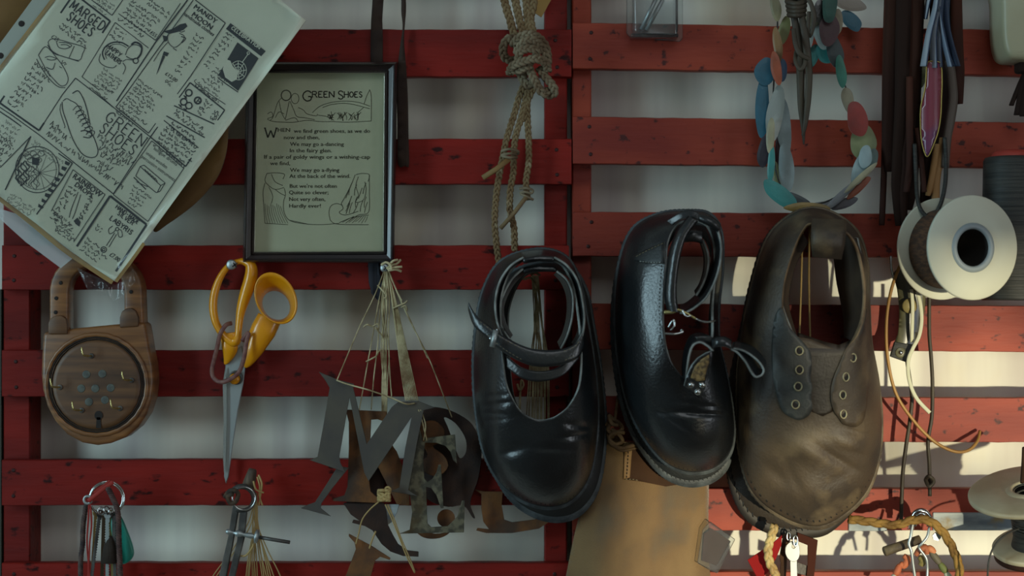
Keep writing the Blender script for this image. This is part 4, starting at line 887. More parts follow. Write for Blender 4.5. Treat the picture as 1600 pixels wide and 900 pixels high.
# ---------------------------------------------------------------- braided rope with a big knot
rp = root('knotted_rope', 'braided jute rope hanging in a large knot with loose lower ends', 'rope', P(822, 405, .01))
for nm, pts in (('upper_strand', [(785,-20),(789,5),(796,28),(803,52),(812,70)]), ('upper_strand', [(801,-20),(806,5),(811,28),(817,52),(822,70)]), ('upper_strand', [(831,-20),(834,5),(829,28),(833,52),(836,70)]), ('upper_strand', [(818,-20),(822,0),(824,25),(826,50)]),
                ('lower_strand', [(820,128),(810,155),(803,180),(792,215),(786,243),(781,270),(776,300),(773,340),(775,375),(780,412)]), ('lower_strand', [(830,128),(822,152),(815,182),(806,212),(803,240),(802,270),(797,300),(797,330),(803,355),(804,392)]), ('lower_strand', [(824,140),(824,180),(826,220),(826,255),(822,285),(825,312)]), ('lower_strand', [(838,128),(828,150),(818,172),(815,190)])):
    link(nm, braid(pts, 4.0 if nm[0] == 'u' else 3.4, 3.0 if nm[0] == 'u' else 2.3, 26, 3, .022 if nm[0] == 'u' else .014, rough=.25, seg=6), jute, rp)
for pts in ([(812,62,.03),(795,60,.034),(786,74,.034),(789,90,.03),(802,96,.025)], [(800,72,.036),(812,58,.042),(832,54,.042),(850,68,.04),(856,90,.036),(852,108,.03)], [(806,84,.044),(818,66,.05),(836,64,.05),(850,80,.048),(856,100,.042)], [(810,96,.048),(812,82,.054),(824,76,.056),(837,78,.056),(838,90,.05)],
            [(796,116,.036),(800,104,.048),(816,97,.054),(836,92,.056),(852,98,.05),(856,112,.044)], [(797,108,.04),(810,110,.046),(822,104,.05),(832,104,.05)], [(826,104,.042),(832,118,.046),(840,134,.046),(850,147,.044),(857,140,.04)], [(842,106,.042),(852,120,.044),(862,132,.044),(867,144,.042),(858,149,.038),(852,140,.036)],
            [(812,112,.03),(818,126,.034),(828,134,.036),(836,122,.036)], [(806,88,.026),(812,106,.028),(820,122,.028)]):
    link('knot_turn', braid(pts, 4.2, 3.1, 25, 3, rough=.25, seg=6), jutep, rp)
link('whipping', T([(784,236,.02),(796,233,.026),(809,236,.024),(808,241,.02),(796,240,.026),(784,243,.02),(796,246,.026),(808,246,.02)], 2.2, 60), jutep, rp)
link('whipping', T([(812,295,.018),(822,294,.022),(832,297,.02),(830,302,.02),(820,300,.022),(813,302,.018),(822,307,.022),(833,312,.018)], 2.0, 60), jutep, rp)
link('rope_end', tube(bmesh.new(), [P(796,248,.024), P(776,264,.026), P(754,278,.026)], px(4.2), 8, flat=.4, up=(0,-1,0)), mat('tan_strip', srgb(128,100,58), .7), rp)
link('rope_end', tube(bmesh.new(), [P(822,308,.022), P(804,332,.022), P(782,357,.02)], px(3.4), 8), jute, rp)
o = link('paper_tag', bev(plate([[(812,-20),(872,-20),(846,27),(826,14)]], .008, .0012), .0002, 1), mat('buff_card', srgb(170,138,76), .7), None, smooth=False); tag(o, 'buff card tag tucked behind the top of the knotted rope', 'tag')
o = link('leather_strap', drape([(q[0], q[1]) for q in [(582,-20),(582,0),(580,30),(579,60),(579,110),(598,110),(598,60),(597,30),(599,0),(600,-20)]], lambda x, y: .004, 0, 12), brownstrap, None, solid=.003, rim=brownstrap, off=-1); tag(o, 'short dark brown suede strap passing behind the top of the picture frame', 'strap')
o = link('leather_strap', drape([(q[0], q[1]) for q in smooth_loop([(626,-30),(627,0),(627,20),(629,44),(624,80),(620,130),(621,200),(622,256),(632,259),(639,257),(638,210),(637,150),(634,100),(631,60),(634,20),(634,0),(633,-30)], 60)], lambda x, y: .008, 0, 9), brownstrap, None, solid=.003, rim=brownstrap, off=-1); tag(o, 'long dark brown suede strap hanging beside the right edge of the picture frame', 'strap')
bm = drape([(576,408),(592,408),(594,430),(602,456),(600,474),(590,468),(580,458),(577,440)], lambda x, y: .004+.002*math.sin(x*.5), 0, 5)
o = link('cloth_scrap', bm, mat('dark_cloth', srgb(40,40,48), .9), None, solid=.002); tag(o, 'dark scrap hanging below the bottom right corner of the picture frame', 'scrap')
# ---------------------------------------------------------------- strings and metal letters
sb = root('string_bundle', 'bunch of pale strings fanned out below a screw, holding metal letters', 'string', P(600, 660, .02))
screw(603, 419, 'screw in the knot of pale strings below the picture frame', .018, 7)
bm = bmesh.new()
def strand(pts, r=1.0): T(pts, r, 40, seg=5, bm=bm)
strand([(600,424,.02),(585,462,.02),(562,510,.022),(545,550,.026),(527,593,.034)]); strand([(602,424,.02),(592,470,.02),(583,520,.018),(574,570,.016),(561,642,.012)]); strand([(602,424,.02),(594,480,.018),(590,540,.016),(584,590,.014),(580,640,.012)])
for j in range(11): x = 597+j*.9; strand([(602+random.uniform(-2,2),424,.022),(600+random.uniform(-4,5),480,.018+random.uniform(0,.006)),(x+random.uniform(-2,2),540,.016),(x+random.uniform(-2,2),600,.016),(596+j*.8,652,.014)], .8)
for j in range(9): strand([(606+random.uniform(-2,2),424,.022),(612+j*.8,470,.02+random.uniform(0,.004)),(620+j*1.5,530,.02),(628+j*2.2,590,.024),(634+j*2.4,626,.03)], .8)
strand([(608,424,.022),(624,466,.022),(645,510,.024),(670,560,.024),(690,610,.02),(706,652,.014)]); strand([(608,424,.022),(626,468,.024),(648,515,.026),(668,560,.026)], .8); strand([(607,422,.024),(616,446,.026),(628,470,.026)])
strand([(604,424,.024),(608,470,.022),(607,520,.02),(609,580,.02),(612,620,.018)]); strand([(526,594,.036),(542,600,.039),(575,609,.040),(610,621,.040),(634,631,.040),(648,630,.037)], 1.3)
strand([(654,640,.036),(660,660,.034),(667,688,.032)], 1.2); strand([(657,640,.036),(665,664,.034),(662,688,.032)], 1.0)
for pts in ([(568,511,.02),(574,507,.022),(582,510,.02),(590,506,.022),(592,514,.022),(586,512,.024),(595,522,.02),(598,527,.018)], [(572,565,.018),(580,561,.02),(588,556,.022),(592,549,.02),(596,546,.018)], [(590,446,.022),(596,452,.026),(604,462,.026),(600,466,.026)], [(614,482,.024),(622,478,.026),(632,474,.026),(636,470,.024)], [(627,480,.024),(634,478,.026),(636,486,.024)]): T(pts, 1.3, 30, seg=5, bm=bm)
for pts in ([(604,420,.03),(612,414,.03),(620,412,.03),(626,406,.028)], [(606,421,.03),(616,418,.032),(628,417,.03)], [(606,423,.03),(618,421,.03),(627,424,.028)], [(596,414,.032),(603,410,.034),(610,414,.034),(612,422,.034)], [(608,414,.03),(614,408,.034),(621,406,.03)]): T(pts, 2.0, 16, seg=6, bm=bm)
o = link('string_strands', bm, string, sb); o['kind'] = 'stuff'
bm = bmesh.new()
for j in range(5):
    a = j*1.3; T([(600+9*math.cos(a+q*1.5), 774+8*math.sin(a*1.7+q*1.1), .042+.005*math.sin(q*2+j)) for q in range(9)], 2.6, 30, seg=6, bm=bm)
for j in range(3): T([(606+4*math.cos(j*2+q), 766+5*math.sin(j*2+q), .044) for q in range(5)], 1.9, 20, seg=6, bm=bm)
T([(592,784,.04),(578,796,.036),(566,812,.034),(560,835,.03),(556,850,.028)], 1.2, 30, seg=5, bm=bm); T([(602,788,.04),(612,810,.038),(624,840,.036),(634,866,.034),(648,895,.03)], 1.3, 30, seg=5, bm=bm); T([(606,788,.04),(616,812,.038),(627,842,.036),(640,872,.034),(648,893,.03)], 1.1, 30, seg=5, bm=bm); T([(587,830,.03),(582,842,.03),(577,857,.028)], 1.5, 12, seg=5, bm=bm)
link('lower_knot', bm, stringb, sb)
def letter(loops, d, m, label, th=.0016, word='metal_letter'):
    o = link(word, bev(plate(loops, d, th), .00025, 1), m, None, smooth=False); tag(o, label, 'letter', 'metal letters on strings'); return o
Mp = [(498,581),(527,593),(553,600),(552,606),(573,694),(612,636),(622,628),(654,627),(680,637),(662,641),(652,690),(642,745),(638,766),(652,775),(610,768),(624,762),(633,700),(643,652),(576,752),(569,738),(546,620),(530,714),(532,724),(540,738),(484,719),(496,714),(505,665),(515,606),(508,594)]
letter([Mp], lambda x, y: .034+(x-580)*.00003, gunm, 'grey steel letter M, largest and frontmost of the hanging letters', .002)
letter([[(528,728),(545,731),(520,762),(502,787),(501,794),(517,807),(470,794),(480,789),(492,785),(508,760)]], .026, gunm, 'thin slanting grey letter leg with a pointed foot, lower left of the letter M')
letter([[(540,640),(604,643),(604,672),(598,658),(590,655),(580,656),(578,700),(576,745),(579,768),(592,780),(591,786),(520,783),(521,779),(538,774),(543,760),(545,700),(545,660)]], .020, rust, 'rust brown upright letter seen through and below the letter M')
letter([[(609,690),(620,706),(634,742),(640,762),(640,790),(620,788),(610,768),(598,744),(590,728)]], .016, rust, 'orange-brown slanting letter piece between the M and the mottled letter E')
letter([[(560,700),(590,690),(604,730),(596,790),(606,822),(560,812),(538,788),(556,770)]], .008, rustd, 'dark rusted letter behind the knot at the middle of the letters')
letter([smooth_loop([(655,640),(680,636),(710,644),(738,664),(752,700),(748,745),(735,785),(742,808),(738,808),(724,790),(700,792),(668,780),(650,745),(644,700),(646,662)], 60), smooth_loop([(694,652),(712,662),(727,685),(728,706),(718,716),(708,690),(700,668)], 30)], .010, rustd, 'dark rusty round letter G half hidden behind the left black shoe')
letter([smooth_loop([(662,660),(680,658),(694,672),(690,690),(676,698),(694,712),(700,730),(684,744),(664,738),(656,722),(668,712),(658,690),(654,672)], 40)], .018, rust, 'small rust patched letter S inside the round dark letter')
letter([[(646,668),(655,666),(660,685),(711,679),(714,724),(708,719),(704,706),(696,697),(682,692),(664,692),(661,720),(663,748),(668,753),(676,748),(682,738),(685,726),(689,726),(693,794),(689,794),(682,774),(674,763),(666,761),(667,800),(668,818),(674,824),(700,822),(714,808),(722,782),(726,782),(725,832),(624,834),(640,828),(644,800),(638,756),(642,712)], ell(662, 688, 2, 2, n=10)], .028, zinc, 'pale mottled steel letter E hanging to the right of the letter M', .002)
letter([ell(697, 810, 14, 14)], .014, rust, 'round rust disc seen through the foot of the mottled letter E')
letter([smooth_loop([(650,828),(680,834),(702,832),(690,840),(672,842),(658,838)], 24)], .016, rust, 'thin rusty curved edge under the mottled letter E')
letter([[(536,786),(600,786),(604,800),(606,820),(614,836),(622,850),(637,860),(654,862),(654,870),(630,869),(610,862),(596,850),(582,829),(570,822),(550,817),(552,812),(562,814),(548,804)]], .016, rustd, 'dark curved letter J with its tail pointing right below the knot')
letter([[(602,788),(624,788),(620,802),(612,816),(606,820)]], .012, raw, 'pale sliver of metal letter just below the string knot')
letter([[(545,834),(560,842),(579,852),(610,872),(609,875),(594,870),(586,876),(578,905),(572,960),(516,960),(542,895),(556,858),(554,848),(545,838)]], .024, rust, 'rust striped letter at the bottom, hung by two short strings')
letter([[(740,764),(757,768),(786,768),(784,790),(788,812),(800,816),(835,812),(858,800),(872,780),(882,786),(870,808),(842,826),(800,833),(760,833),(744,829),(746,825),(764,827),(755,815),(752,795),(752,772)]], .006, rust, 'rusty letter B showing under the toe of the left black shoe')
# strings seen through the opening of the left black shoe
sb2 = root('string_bundle', 'bunch of buff strings seen through the opening of the left black shoe', 'string', P(840, 690, .004))
bm = bmesh.new()
for j in range(13): strand([(836+random.uniform(-5,5),430,.010),(834+j*1.1+random.uniform(-3,3),500,.009),(828+j*2.4,570,.008),(822+j*3.1+random.uniform(-2,2),690,.006)], 1.0)
for pts in ([(814,434,.014),(820,436,.016),(828,434,.018),(834,440,.018),(838,450,.016)], [(830,430,.018),(836,426,.02),(844,430,.018)], [(808,600,.01),(812,610,.012),(818,602,.012),(814,596,.012),(812,640,.01)]): T(pts, 1.8, 24, seg=5, bm=bm)
o = link('string_strands', bm, string, sb2); o['kind'] = 'stuff'
o = link('dark_rod', T([(796,415,.004),(792,460,.004),(784,540,.004)], 2.2, 14), threadk, None); tag(o, 'thin dark cord behind the opening of the left black shoe', 'cord')
# ---------------------------------------------------------------- dividers and strings
dv = root('dividers', 'steel spring dividers with a ring head and adjusting screw, legs down', 'dividers', P(358, 900, .015))
link('leg', bev(plate([[(364,788),(374,795),(372,802),(364,850),(354,900),(346,960),(328,960),(342,900),(356,840)]], .030, .004), .0008, 1), steeld, dv, smooth=False)
link('leg', bev(plate([[(375,796),(386,800),(382,840),(370,890),(358,940),(350,960),(340,960),(357,900),(370,845)]], .034, .004), .0008, 1), steeld, dv, smooth=False)
link('spring_ring', tube(bmesh.new(), [P(378+19*math.cos(a), 779-19*math.sin(a), .034) for a in [(-2.1+i*(4.5/30)) for i in range(31)]], px(5), 8, flat=.45, up=None), steeld, dv)
link('spring_ring', ringmesh(381, 779, 17.5, 1.4, .039), chrome, dv)
link('adjusting_screw', lathe(P(352,830,.040), P(402,839,.040)-P(352,830,.040), [(0,.0001),(.001,.0022),(.004,.0026),(.006,.0013),(.0085,.0013),(.0105,.003),(.014,.003),(.0165,.0016),(.020,.0022),(.024,.0028),(.027,.0016),(.029,.0022)], 16), steel, dv)
link('screw_nut', lathe(P(401,838,.040), P(402,839,.040)-P(352,830,.040), [(-.002,.0001),(-.002,.004),(-.001,.0063),(.001,.0063),(.002,.004),(.003,.0001)], 20), steel, dv)
link('screw_rod', tube(bmesh.new(), [P(402,839,.040), P(453,847.5,.042)], .0017, 8), steeld, dv)
link('knotted_cord', T([(352,776,.04),(358,768,.046),(366,766,.048),(372,772,.046),(368,784,.046),(360,786,.046),(356,776,.048),(364,772,.05)], 3.6, 40), mat('brown_twine', srgb(86,66,48), .85, c2=srgb(50,38,30), sc=(150,150,150)), dv)
o = link('wooden_peg', lathe(P(395,733,.022), P(388,760,.022)-P(395,733,.022), [(0,.0001),(0,.0036),(.002,.0042),(.012,.0058),(.017,.006),(.0172,.0001)], 14), mat('grey_brown_wood', srgb(96,80,62), .7, c2=srgb(70,56,44), sc=(200,200,40)), None); tag(o, 'short tapered wooden peg standing behind the dividers', 'peg')
sb3 = root('string_bundle', 'bunch of buff waxed strings hanging behind the dividers', 'string', P(400, 900, .01)); bm = bmesh.new()
for j in range(16):
    e = (384,387,389,394,396,399,402,410,413,417,420,424,429,440,330,336)[j]
    strand([(398+random.uniform(-4,4),770,.026),(398+random.uniform(-6,4)+(e-398)*.12,815,.022),(398+(e-398)*.5+random.uniform(-2,2),858,.02),(e,905,.018),(e+(e-398)*.25,950,.018)], 1.0)
for pts in ([(402,745,.03),(406,760,.03),(405,775,.03),(410,790,.03)], [(404,742,.03),(409,756,.032),(407,772,.03),(404,790,.03)], [(396,752,.03),(400,765,.032),(412,770,.03)], [(374,868,.03),(384,868,.032),(394,856,.034),(396,850,.034)]): T(pts, 1.6, 20, seg=5, bm=bm)
o = link('string_strands', bm, stringb, sb3); o['kind'] = 'stuff'
# ---------------------------------------------------------------- bunch of keys, bottom left
kr = root('key_ring', 'steel ring at bottom left carrying keys, cords and a teal fob', 'key ring', P(167, 805, .018)); link('ring', ringmesh(167, 779, 26, 1.7, .030, tilt=.25), chrome, kr); link('ring', ringmesh(166, 780, 24.5, 1.4, .033, tilt=.2), chrome, kr)
link('eyelet', ringmesh(137, 781, 5.6, 2.2, .040), steel, kr)
link('red_band', T([(177,753,.038),(164,762,.040),(150,773,.042),(138,783,.042)], 3.4, 16, flat=.4, up=(0,-1,0)), redcord, kr); link('red_band', T([(172,751,.036),(158,762,.038),(147,770,.040)], 2, 16), redcord, kr)
o = link('red_cord', T([(139,786,.04),(138,812,.038),(136,850,.036),(140,900,.034),(143,950,.034)], 1.5, 30, seg=6, bm=T([(141,786,.04),(143,820,.038),(140,850,.038),(138,900,.034),(136,950,.034)], 1.5, 30, seg=6)), redcord, None); tag(o, 'doubled red cord hanging from the key ring at bottom left', 'cord')
o = link('braided_cord', twist([(135,788),(130,820),(129,850),(126,880),(127,950)], 2.2, 2.2, 11, 3, .034), darkcord, None); tag(o, 'dark braided cord at the left of the key bunch', 'cord', 'braided cords of the key bunch')
o = link('braided_cord', twist([(168,762),(176,778),(184,800),(186,850),(188,900),(190,950)], 2.4, 2.4, 11, 3, .040), mat('brown_pink_cord', srgb(92,66,60), .8, c2=srgb(60,40,38), sc=(150,150,150)), None); tag(o, 'brown braided cord crossing the front of the key bunch', 'cord', 'braided cords of the key bunch')
o = link('key_fob', bev(plate([smooth_loop([(178,800),(188,808),(198,830),(206,852),(208,866),(203,876),(193,882),(184,876),(177,850),(172,820)], 40)], .032, .006), .0018, 3), teal, None); tag(o, 'teal plastic fob at the right of the key bunch', 'key fob')
def key(x, y, L_, ang, m, label, d, bow=7, blade=2.6, grp='keys on the left ring', bits=True, rectbow=False, bh=None):
    u = Vector((math.sin(ang), math.cos(ang))); v = Vector((u.y, -u.x)); c = Vector((x, y)); q = lambda a, b: tuple(c+u*a+v*b)
    t = root('key', label, 'key', P(x, y, d), grp)
    lp = [q(bow*2-1, -blade)]
    for i in range(17):
        a = math.pi*.16+i/16*math.pi*1.68; lp.append(q(bow-math.cos(a)*-bow if False else bow+math.cos(a)*bow, -math.sin(a)*bow*(1.05 if not rectbow else .8)))
    lp = [q(bow+math.cos(a)*bow, -math.sin(a)*bow) for a in [math.pi*(.12+i/18*1.76) for i in range(19)]]
    link('bow', bev(plate([lp, [q(bow*1.0+2*math.cos(a)-bow*.45, 2*math.sin(a)) for a in [i*math.pi/4 for i in range(8)]]], d, .0022), .0003, 1), bh or m, t, smooth=False)
    bl = [q(bow*1.8, -blade), q(L_-3, -blade), q(L_, 0), q(L_-2, blade)]
    k_ = int((L_-bow*2-4)/4)
    for i in range(k_): a = L_-4-i*4; bl += [q(a, blade*(.3 if bits else 1)), q(a-2, blade*(.9 if bits else 1))]
    bl.append(q(bow*1.8, blade)); link('blade', plate([bl], d-.0003, .0016), m, t, smooth=False); return t
key(157,797,105,-.13,steeld,'black-headed key second from the left of the bunch',.030,6,3,bh=mat('black_plastic', srgb(24,24,26), .4)); key(163,797,125,-.03,mat('dark_bronze', srgb(70,54,38), .4, .7),'dark bronze key in the middle of the bunch',.034,6,3.4)
key(168,800,130,.0,steel,'bright steel key at the centre of the bunch',.038,5.5,3.2); key(172,797,135,.04,brass,'brass key beside the brown braided cord',.030,6,2.8); key(150,797,140,-.06,brass,'long brass key at the left of the bunch',.026,5,2.4); key(178,800,125,.02,steeld,'dark steel key in front of the teal fob',.036,5.5,3.2)
for j, (x, y) in enumerate(((158,798),(166,797),(173,799))):
    o = link('split_ring', ringmesh(x, y, 5.5, 1.1, .037, tilt=.7+j*.3), chrome, None); tag(o, ('left', 'middle', 'right')[j]+' of the small split rings joining keys to the ring at bottom left', 'ring', 'small split rings')
o = link('brush', lathe(P(172,838,.034), (0, 0, -1), [(0,.0001),(0,.003),(.004,.0045),(.010,.006),(.024,.0085),(.0241,.0001)], 18), mat('dark_bristle', srgb(44,34,26), .9, bump=.8, bs=(900,900,30)), None); tag(o, 'dark little bristle brush hanging among the keys at bottom left', 'brush')
# ---------------------------------------------------------------- garland of leather ovals
gr = root('leather_garland', 'hanging loop garland of overlapping multicoloured leather ovals', 'garland', P(1268, 330, .012))
OV = [(1212,12,6,22,-8,'khaki',.03,(150,140,104)),(1225,48,7,23,12,'olive',.026,(128,128,82)),(1215,70,5,28,-7,'tan',.032,(140,106,66)),(1222,110,6,18,0,'navy',.022,(44,62,84)),(1196,112,13,22,6,'blue',.024,(52,112,134)),(1191,168,9,48,2,'blue',.022,(60,124,140)),
(1213,107,6,27,-10,'orange',.036,(172,84,52)),(1211,178,10,46,8,'white',.028,(176,184,178)),(1224,196,9,48,-6,'pale_blue',.020,(142,160,162)),(1204,212,5,28,4,'cream',.034,(164,158,128)),(1194,237,8,25,6,'dark_purple',.026,(46,40,52)),(1218,240,5,36,0,'maroon',.016,(78,44,50)),
(1205,256,4,30,3,'teal',.034,(56,132,128)),(1228,262,10,38,-6,'pale_blue',.022,(142,160,162)),(1214,272,5,20,-10,'olive',.018,(86,84,66)),(1218,304,28,13,38,'teal',.034,(60,138,130)),(1240,312,26,9,22,'slate',.020,(70,80,84)),(1262,325,29,8,3,'mustard',.036,(146,118,62)),(1285,322,26,6,-6,'silver',.026,(130,132,136)),
(1314,306,30,5,-42,'silver',.034,(130,132,136)),(1318,318,19,7,-18,'grey',.028,(104,102,110)),(1345,277,28,3.5,-42,'cream',.038,(172,168,138)),(1342,293,22,5,-45,'rust_orange',.030,(166,88,60)),(1344,262,9,30,22,'pale_blue',.032,(142,160,162)),(1352,245,8,18,10,'pale_blue',.036,(142,160,162)),(1362,250,7,18,15,'grey_teal',.028,(98,124,122)),
(1348,222,16,27,10,'khaki_green',.026,(128,134,94)),(1339,186,13,28,-16,'brick',.034,(132,42,36)),(1325,157,8,20,-12,'beige',.028,(150,140,116)),(1314,112,6,26,-6,'sea_green',.034,(50,118,100)),(1304,80,10,27,-10,'slate_green',.028,(50,62,64)),(1295,47,12,26,6,'maroon',.036,(96,36,40)),
(1296,10,10,26,5,'dark_green',.042,(20,76,64)),(1281,18,9,18,0,'black',.034,(26,32,32)),(1263,52,7,29,4,'white',.018,(176,184,178)),(1281,50,10,29,-16,'white',.022,(176,184,178)),(1270,88,7,19,16,'teal',.014,(60,138,130)),(1288,84,9,17,-36,'teal',.016,(60,138,130)),(1267,32,10,10,0,'cream',.026,(164,158,128)),
(1309,34,6,20,0,'beige',.022,(150,140,116)),(1328,6,20,11,10,'pale_pink',.018,(170,160,148)),(1330,33,17,11,42,'blue',.016,(40,84,108))]
for (x, y, rx, ry, ro, cn, d, rgb) in OV:
    rx *= 1.12
    a = math.radians(ro); bm = bmesh.new(); pr_ = None; n = 24; ph = random.uniform(0, 6); w1 = [1.08+.10*math.sin(2*6.283*i/n+ph)+.07*math.sin(3*6.283*i/n+ph*2) for i in range(n)]
    for (f, h) in ((.0, .0006), (.6, .0005), (1, 0)):
        rg = [bm.verts.new(P(x+X, y+Y, d+h+(X*.0001 if rx < 9 else 0))) for X, Y in [(rx*f*w1[q1]*math.cos(q)*math.cos(a)-ry*f*math.sin(q)*math.sin(a), rx*f*w1[q1]*math.cos(q)*math.sin(a)+ry*f*math.sin(q)*math.cos(a)) for q1, q in enumerate( [2*math.pi*i/n for i in range(n)])]] if f else [bm.verts.new(P(x, y, d+h))]
        if pr_:
            for q in range(n):
                bm.faces.new((pr_[0], rg[q], rg[(q+1) % n]) if len(pr_) == 1 else (pr_[q], rg[q], rg[(q+1) % n], pr_[(q+1) % n]))
        pr_ = rg
    o = link('leather_oval', bm, colour(cn, *rgb), gr, smooth=False, solid=.0016, rim=ledge, off=-1)
link('cord', T([(1216,-20,.02),(1214,60,.024),(1208,150,.022),(1208,240,.024),(1225,300,.026),(1262,320,.028),(1310,305,.028),(1345,260,.026),(1340,190,.028),(1312,110,.028),(1300,50,.028),(1305,-20,.03)], 1.2, 80), threadk, gr)
# ---------------------------------------------------------------- knotted thongs
kt = root('knotted_thongs', 'olive brown leather thongs knotted at the top and hanging inside the garland', 'thong', P(1256, 225, .03))
def thg(pts, w_, m, name='thong', parent=None, flat=.45, n=60, label=None, cat_='thong', group=None):
    o = link(name, T(pts, w_, n, seg=8, flat=flat, up=(0,-1,0)), m, parent)
    if label: tag(o, label, cat_, group)
    return o
for j in range(4): link('coil', T([(1230+j,2+j*7,.046),(1244,6+j*6,.056),(1258-j*.6,2+j*7,.048),(1246,0+j*7,.040)], 4.2, 40, True), thongg, kt)
link('coil', T([(1232,-14,.04),(1248,-12,.05),(1264,-16,.046)], 7, 16), patchm, kt)
thg([(1240,22,.05),(1245,50,.052),(1250,90,.05),(1251,130,.046),(1252,170,.044),(1255,200,.042),(1256,226,.04)], [5,6,7,6,5,3.5,1], thongg, parent=kt)
thg([(1252,22,.052),(1257,50,.056),(1262,90,.054),(1264,120,.05),(1262,160,.048),(1258,195,.046),(1254,212,.044)], [5,6,6,5.5,5,3.5,2], thongg, parent=kt)
thg([(1240,45,.058),(1243,68,.062),(1250,84,.064),(1264,92,.062)], [3.5,4,4,3], thongg, parent=kt); thg([(1244,80,.056),(1243,96,.06),(1250,108,.062),(1257,102,.062),(1259,88,.06)], 3.2, thongg, parent=kt)
thg([(1260,-6,.056),(1268,8,.058),(1272,28,.058),(1269,48,.056),(1265,57,.054),(1263,40,.056),(1264,18,.056)], [3.5,3.5,4,3,2,3,3], thongg, parent=kt)
# ---------------------------------------------------------------- bundle of brown strips, tassel, purple drop
G = 'dark brown leather strips at the right'
def strip(pts, m, label, name='leather_strip', group=G, cat_='strip', ww=None):
    """pts: (x, y, halfwidth, depth)"""
    bm = bmesh.new(); q = cat_rom([(p[0], p[1], 0) for p in pts], 40); w2 = interp([p[2] for p in pts], 40); d2 = interp([p[3] for p in pts], 40); rows = []
    for i, v in enumerate(q): rows.append([bm.verts.new(P(v.x+e*w2[i]*1.22, v.y, d2[i]+.0008*(1-abs(e))*2+e*.0006*math.sin(i*.2))) for e in (-1, -.4, .4, 1)])
    for A, B in zip(rows, rows[1:]):
        for k_ in range(3): bm.faces.new((A[k_], A[k_+1], B[k_+1], B[k_]))
    o = link(name, bm, m, None, solid=.0018, rim=m, off=-1); tag(o, label, cat_, group); return o
th2 = mat('red_brown_thong', srgb(76,42,30), .8, spec=.2, c2=srgb(52,30,24), sc=(30,30,4)); th3 = mat('near_black_thong', srgb(38,24,18), .85, spec=.2)
strip([(1397,-20,9,.030),(1394,60,10,.032),(1391,150,10,.032),(1389,220,9,.030),(1391,268,6,.026)], thong, 'widest dark brown leather strip at the left of the hanging bundle')
strip([(1387,-20,3,.022),(1384,100,3,.024),(1382,200,2.6,.024),(1380,290,2.4,.022),(1378,352,1.5,.02)], th2, 'narrow brown strip at the far left of the hanging bundle')
strip([(1412,-20,9,.036),(1410,80,9,.038),(1408,160,8,.038),(1404,240,8,.036),(1402,290,8,.034),(1403,330,5,.03),(1404,352,2,.028)], th3, 'near black strip in the middle of the bundle, long and tapering')
strip([(1428,-20,10,.034),(1426,70,10,.036),(1422,150,10,.036),(1418,220,7,.036),(1416,260,5,.036),(1412,310,4.5,.034),(1413,359,1.5,.03)], thong, 'dark strip ending in a point above the white spool')
strip([(1438,-20,5,.028),(1434,80,5,.030),(1430,160,6,.030),(1427,240,7,.03),(1424,300,5,.028),(1420,328,3,.026)], th3, 'dark strip just left of the loop of cord')
strip([(1421,120,3,.042),(1421,200,3,.044),(1420,262,3,.044),(1416,300,2.5,.042)], th2, 'reddish strip lying over the middle of the bundle')
strip([(1432,200,1.2,.04),(1438,240,1.5,.04),(1444,300,1.5,.036)], th2, 'thin reddish lace beside the tip of the purple leather drop')
strip([(1461,-20,6,.022),(1458,100,5,.022),(1452,200,8,.022),(1450,250,8,.022),(1446,285,6,.02),(1443,322,4,.018)], th3, 'dark strip hanging behind the purple leather drop')
strip([(1494,-20,6,.028),(1495,60,7,.03),(1497,110,7,.03),(1499,140,4,.03),(1500,162,2,.028)], th2, 'short brown strip at the right of the grey tassel')
strip([(1479,-20,5,.024),(1478,60,5,.024),(1475,140,6,.024),(1468,210,6,.024),(1464,260,4,.022),(1456,318,3,.02)], th3, 'dark strip right of the purple drop, running down behind the loop')
strip([(1483,95,5,.034),(1487,125,5,.034),(1489,155,5,.034),(1484,190,5,.034),(1479,220,4.5,.034),(1477,262,3.5,.032)], mat('grey_brown_thong', srgb(84,74,66), .6), 'grey brown strip curving right of the purple drop')
strip([(1473,215,3,.03),(1468,250,3,.03),(1462,285,4,.028),(1462,316,4,.026)], mat('tan_raw_thong', srgb(150,112,66), .7), 'pale tan strip above the top of the white spool')
strip([(1464,225,2,.032),(1459,260,3,.032),(1453,290,3,.03),(1450,305,1,.028)], mat('tan_raw_thong', srgb(150,112,66), .7), 'short tan strip below the tip of the purple drop')
o = link('cord_loop', T([(1429,225,.046),(1431,270,.05),(1433,305,.064),(1438,326,.070),(1449,338,.072),(1461,334,.072),(1471,315,.070),(1477,285,.062),(1478,250,.05),(1476,215,.046)], 3.2, 70), threadk, None); tag(o, 'dark round cord hanging in a loop over the edge of the white spool', 'cord')
tsl = root('tassel', 'grey-blue leather tassel with flat cut strips', 'tassel', P(1468, 104, .04))
def tstrip(pts, m, d0):
    bm = bmesh.new(); q = cat_rom([(p[0], p[1], 0) for p in pts], 24); rows = []
    for i, v in enumerate(q): ww = pts[0][2]+(pts[-1][2]-pts[0][2])*i/23; rows.append([bm.verts.new(P(v.x+e*ww, v.y, d0+.003*e)) for e in (-1, 0, 1)])
    for A, B in zip(rows, rows[1:]):
        for k_ in range(2): bm.faces.new((A[k_], A[k_+1], B[k_+1], B[k_]))
    link('tassel_strip', bm, m, tsl, solid=.0016, rim=navy, off=-1)
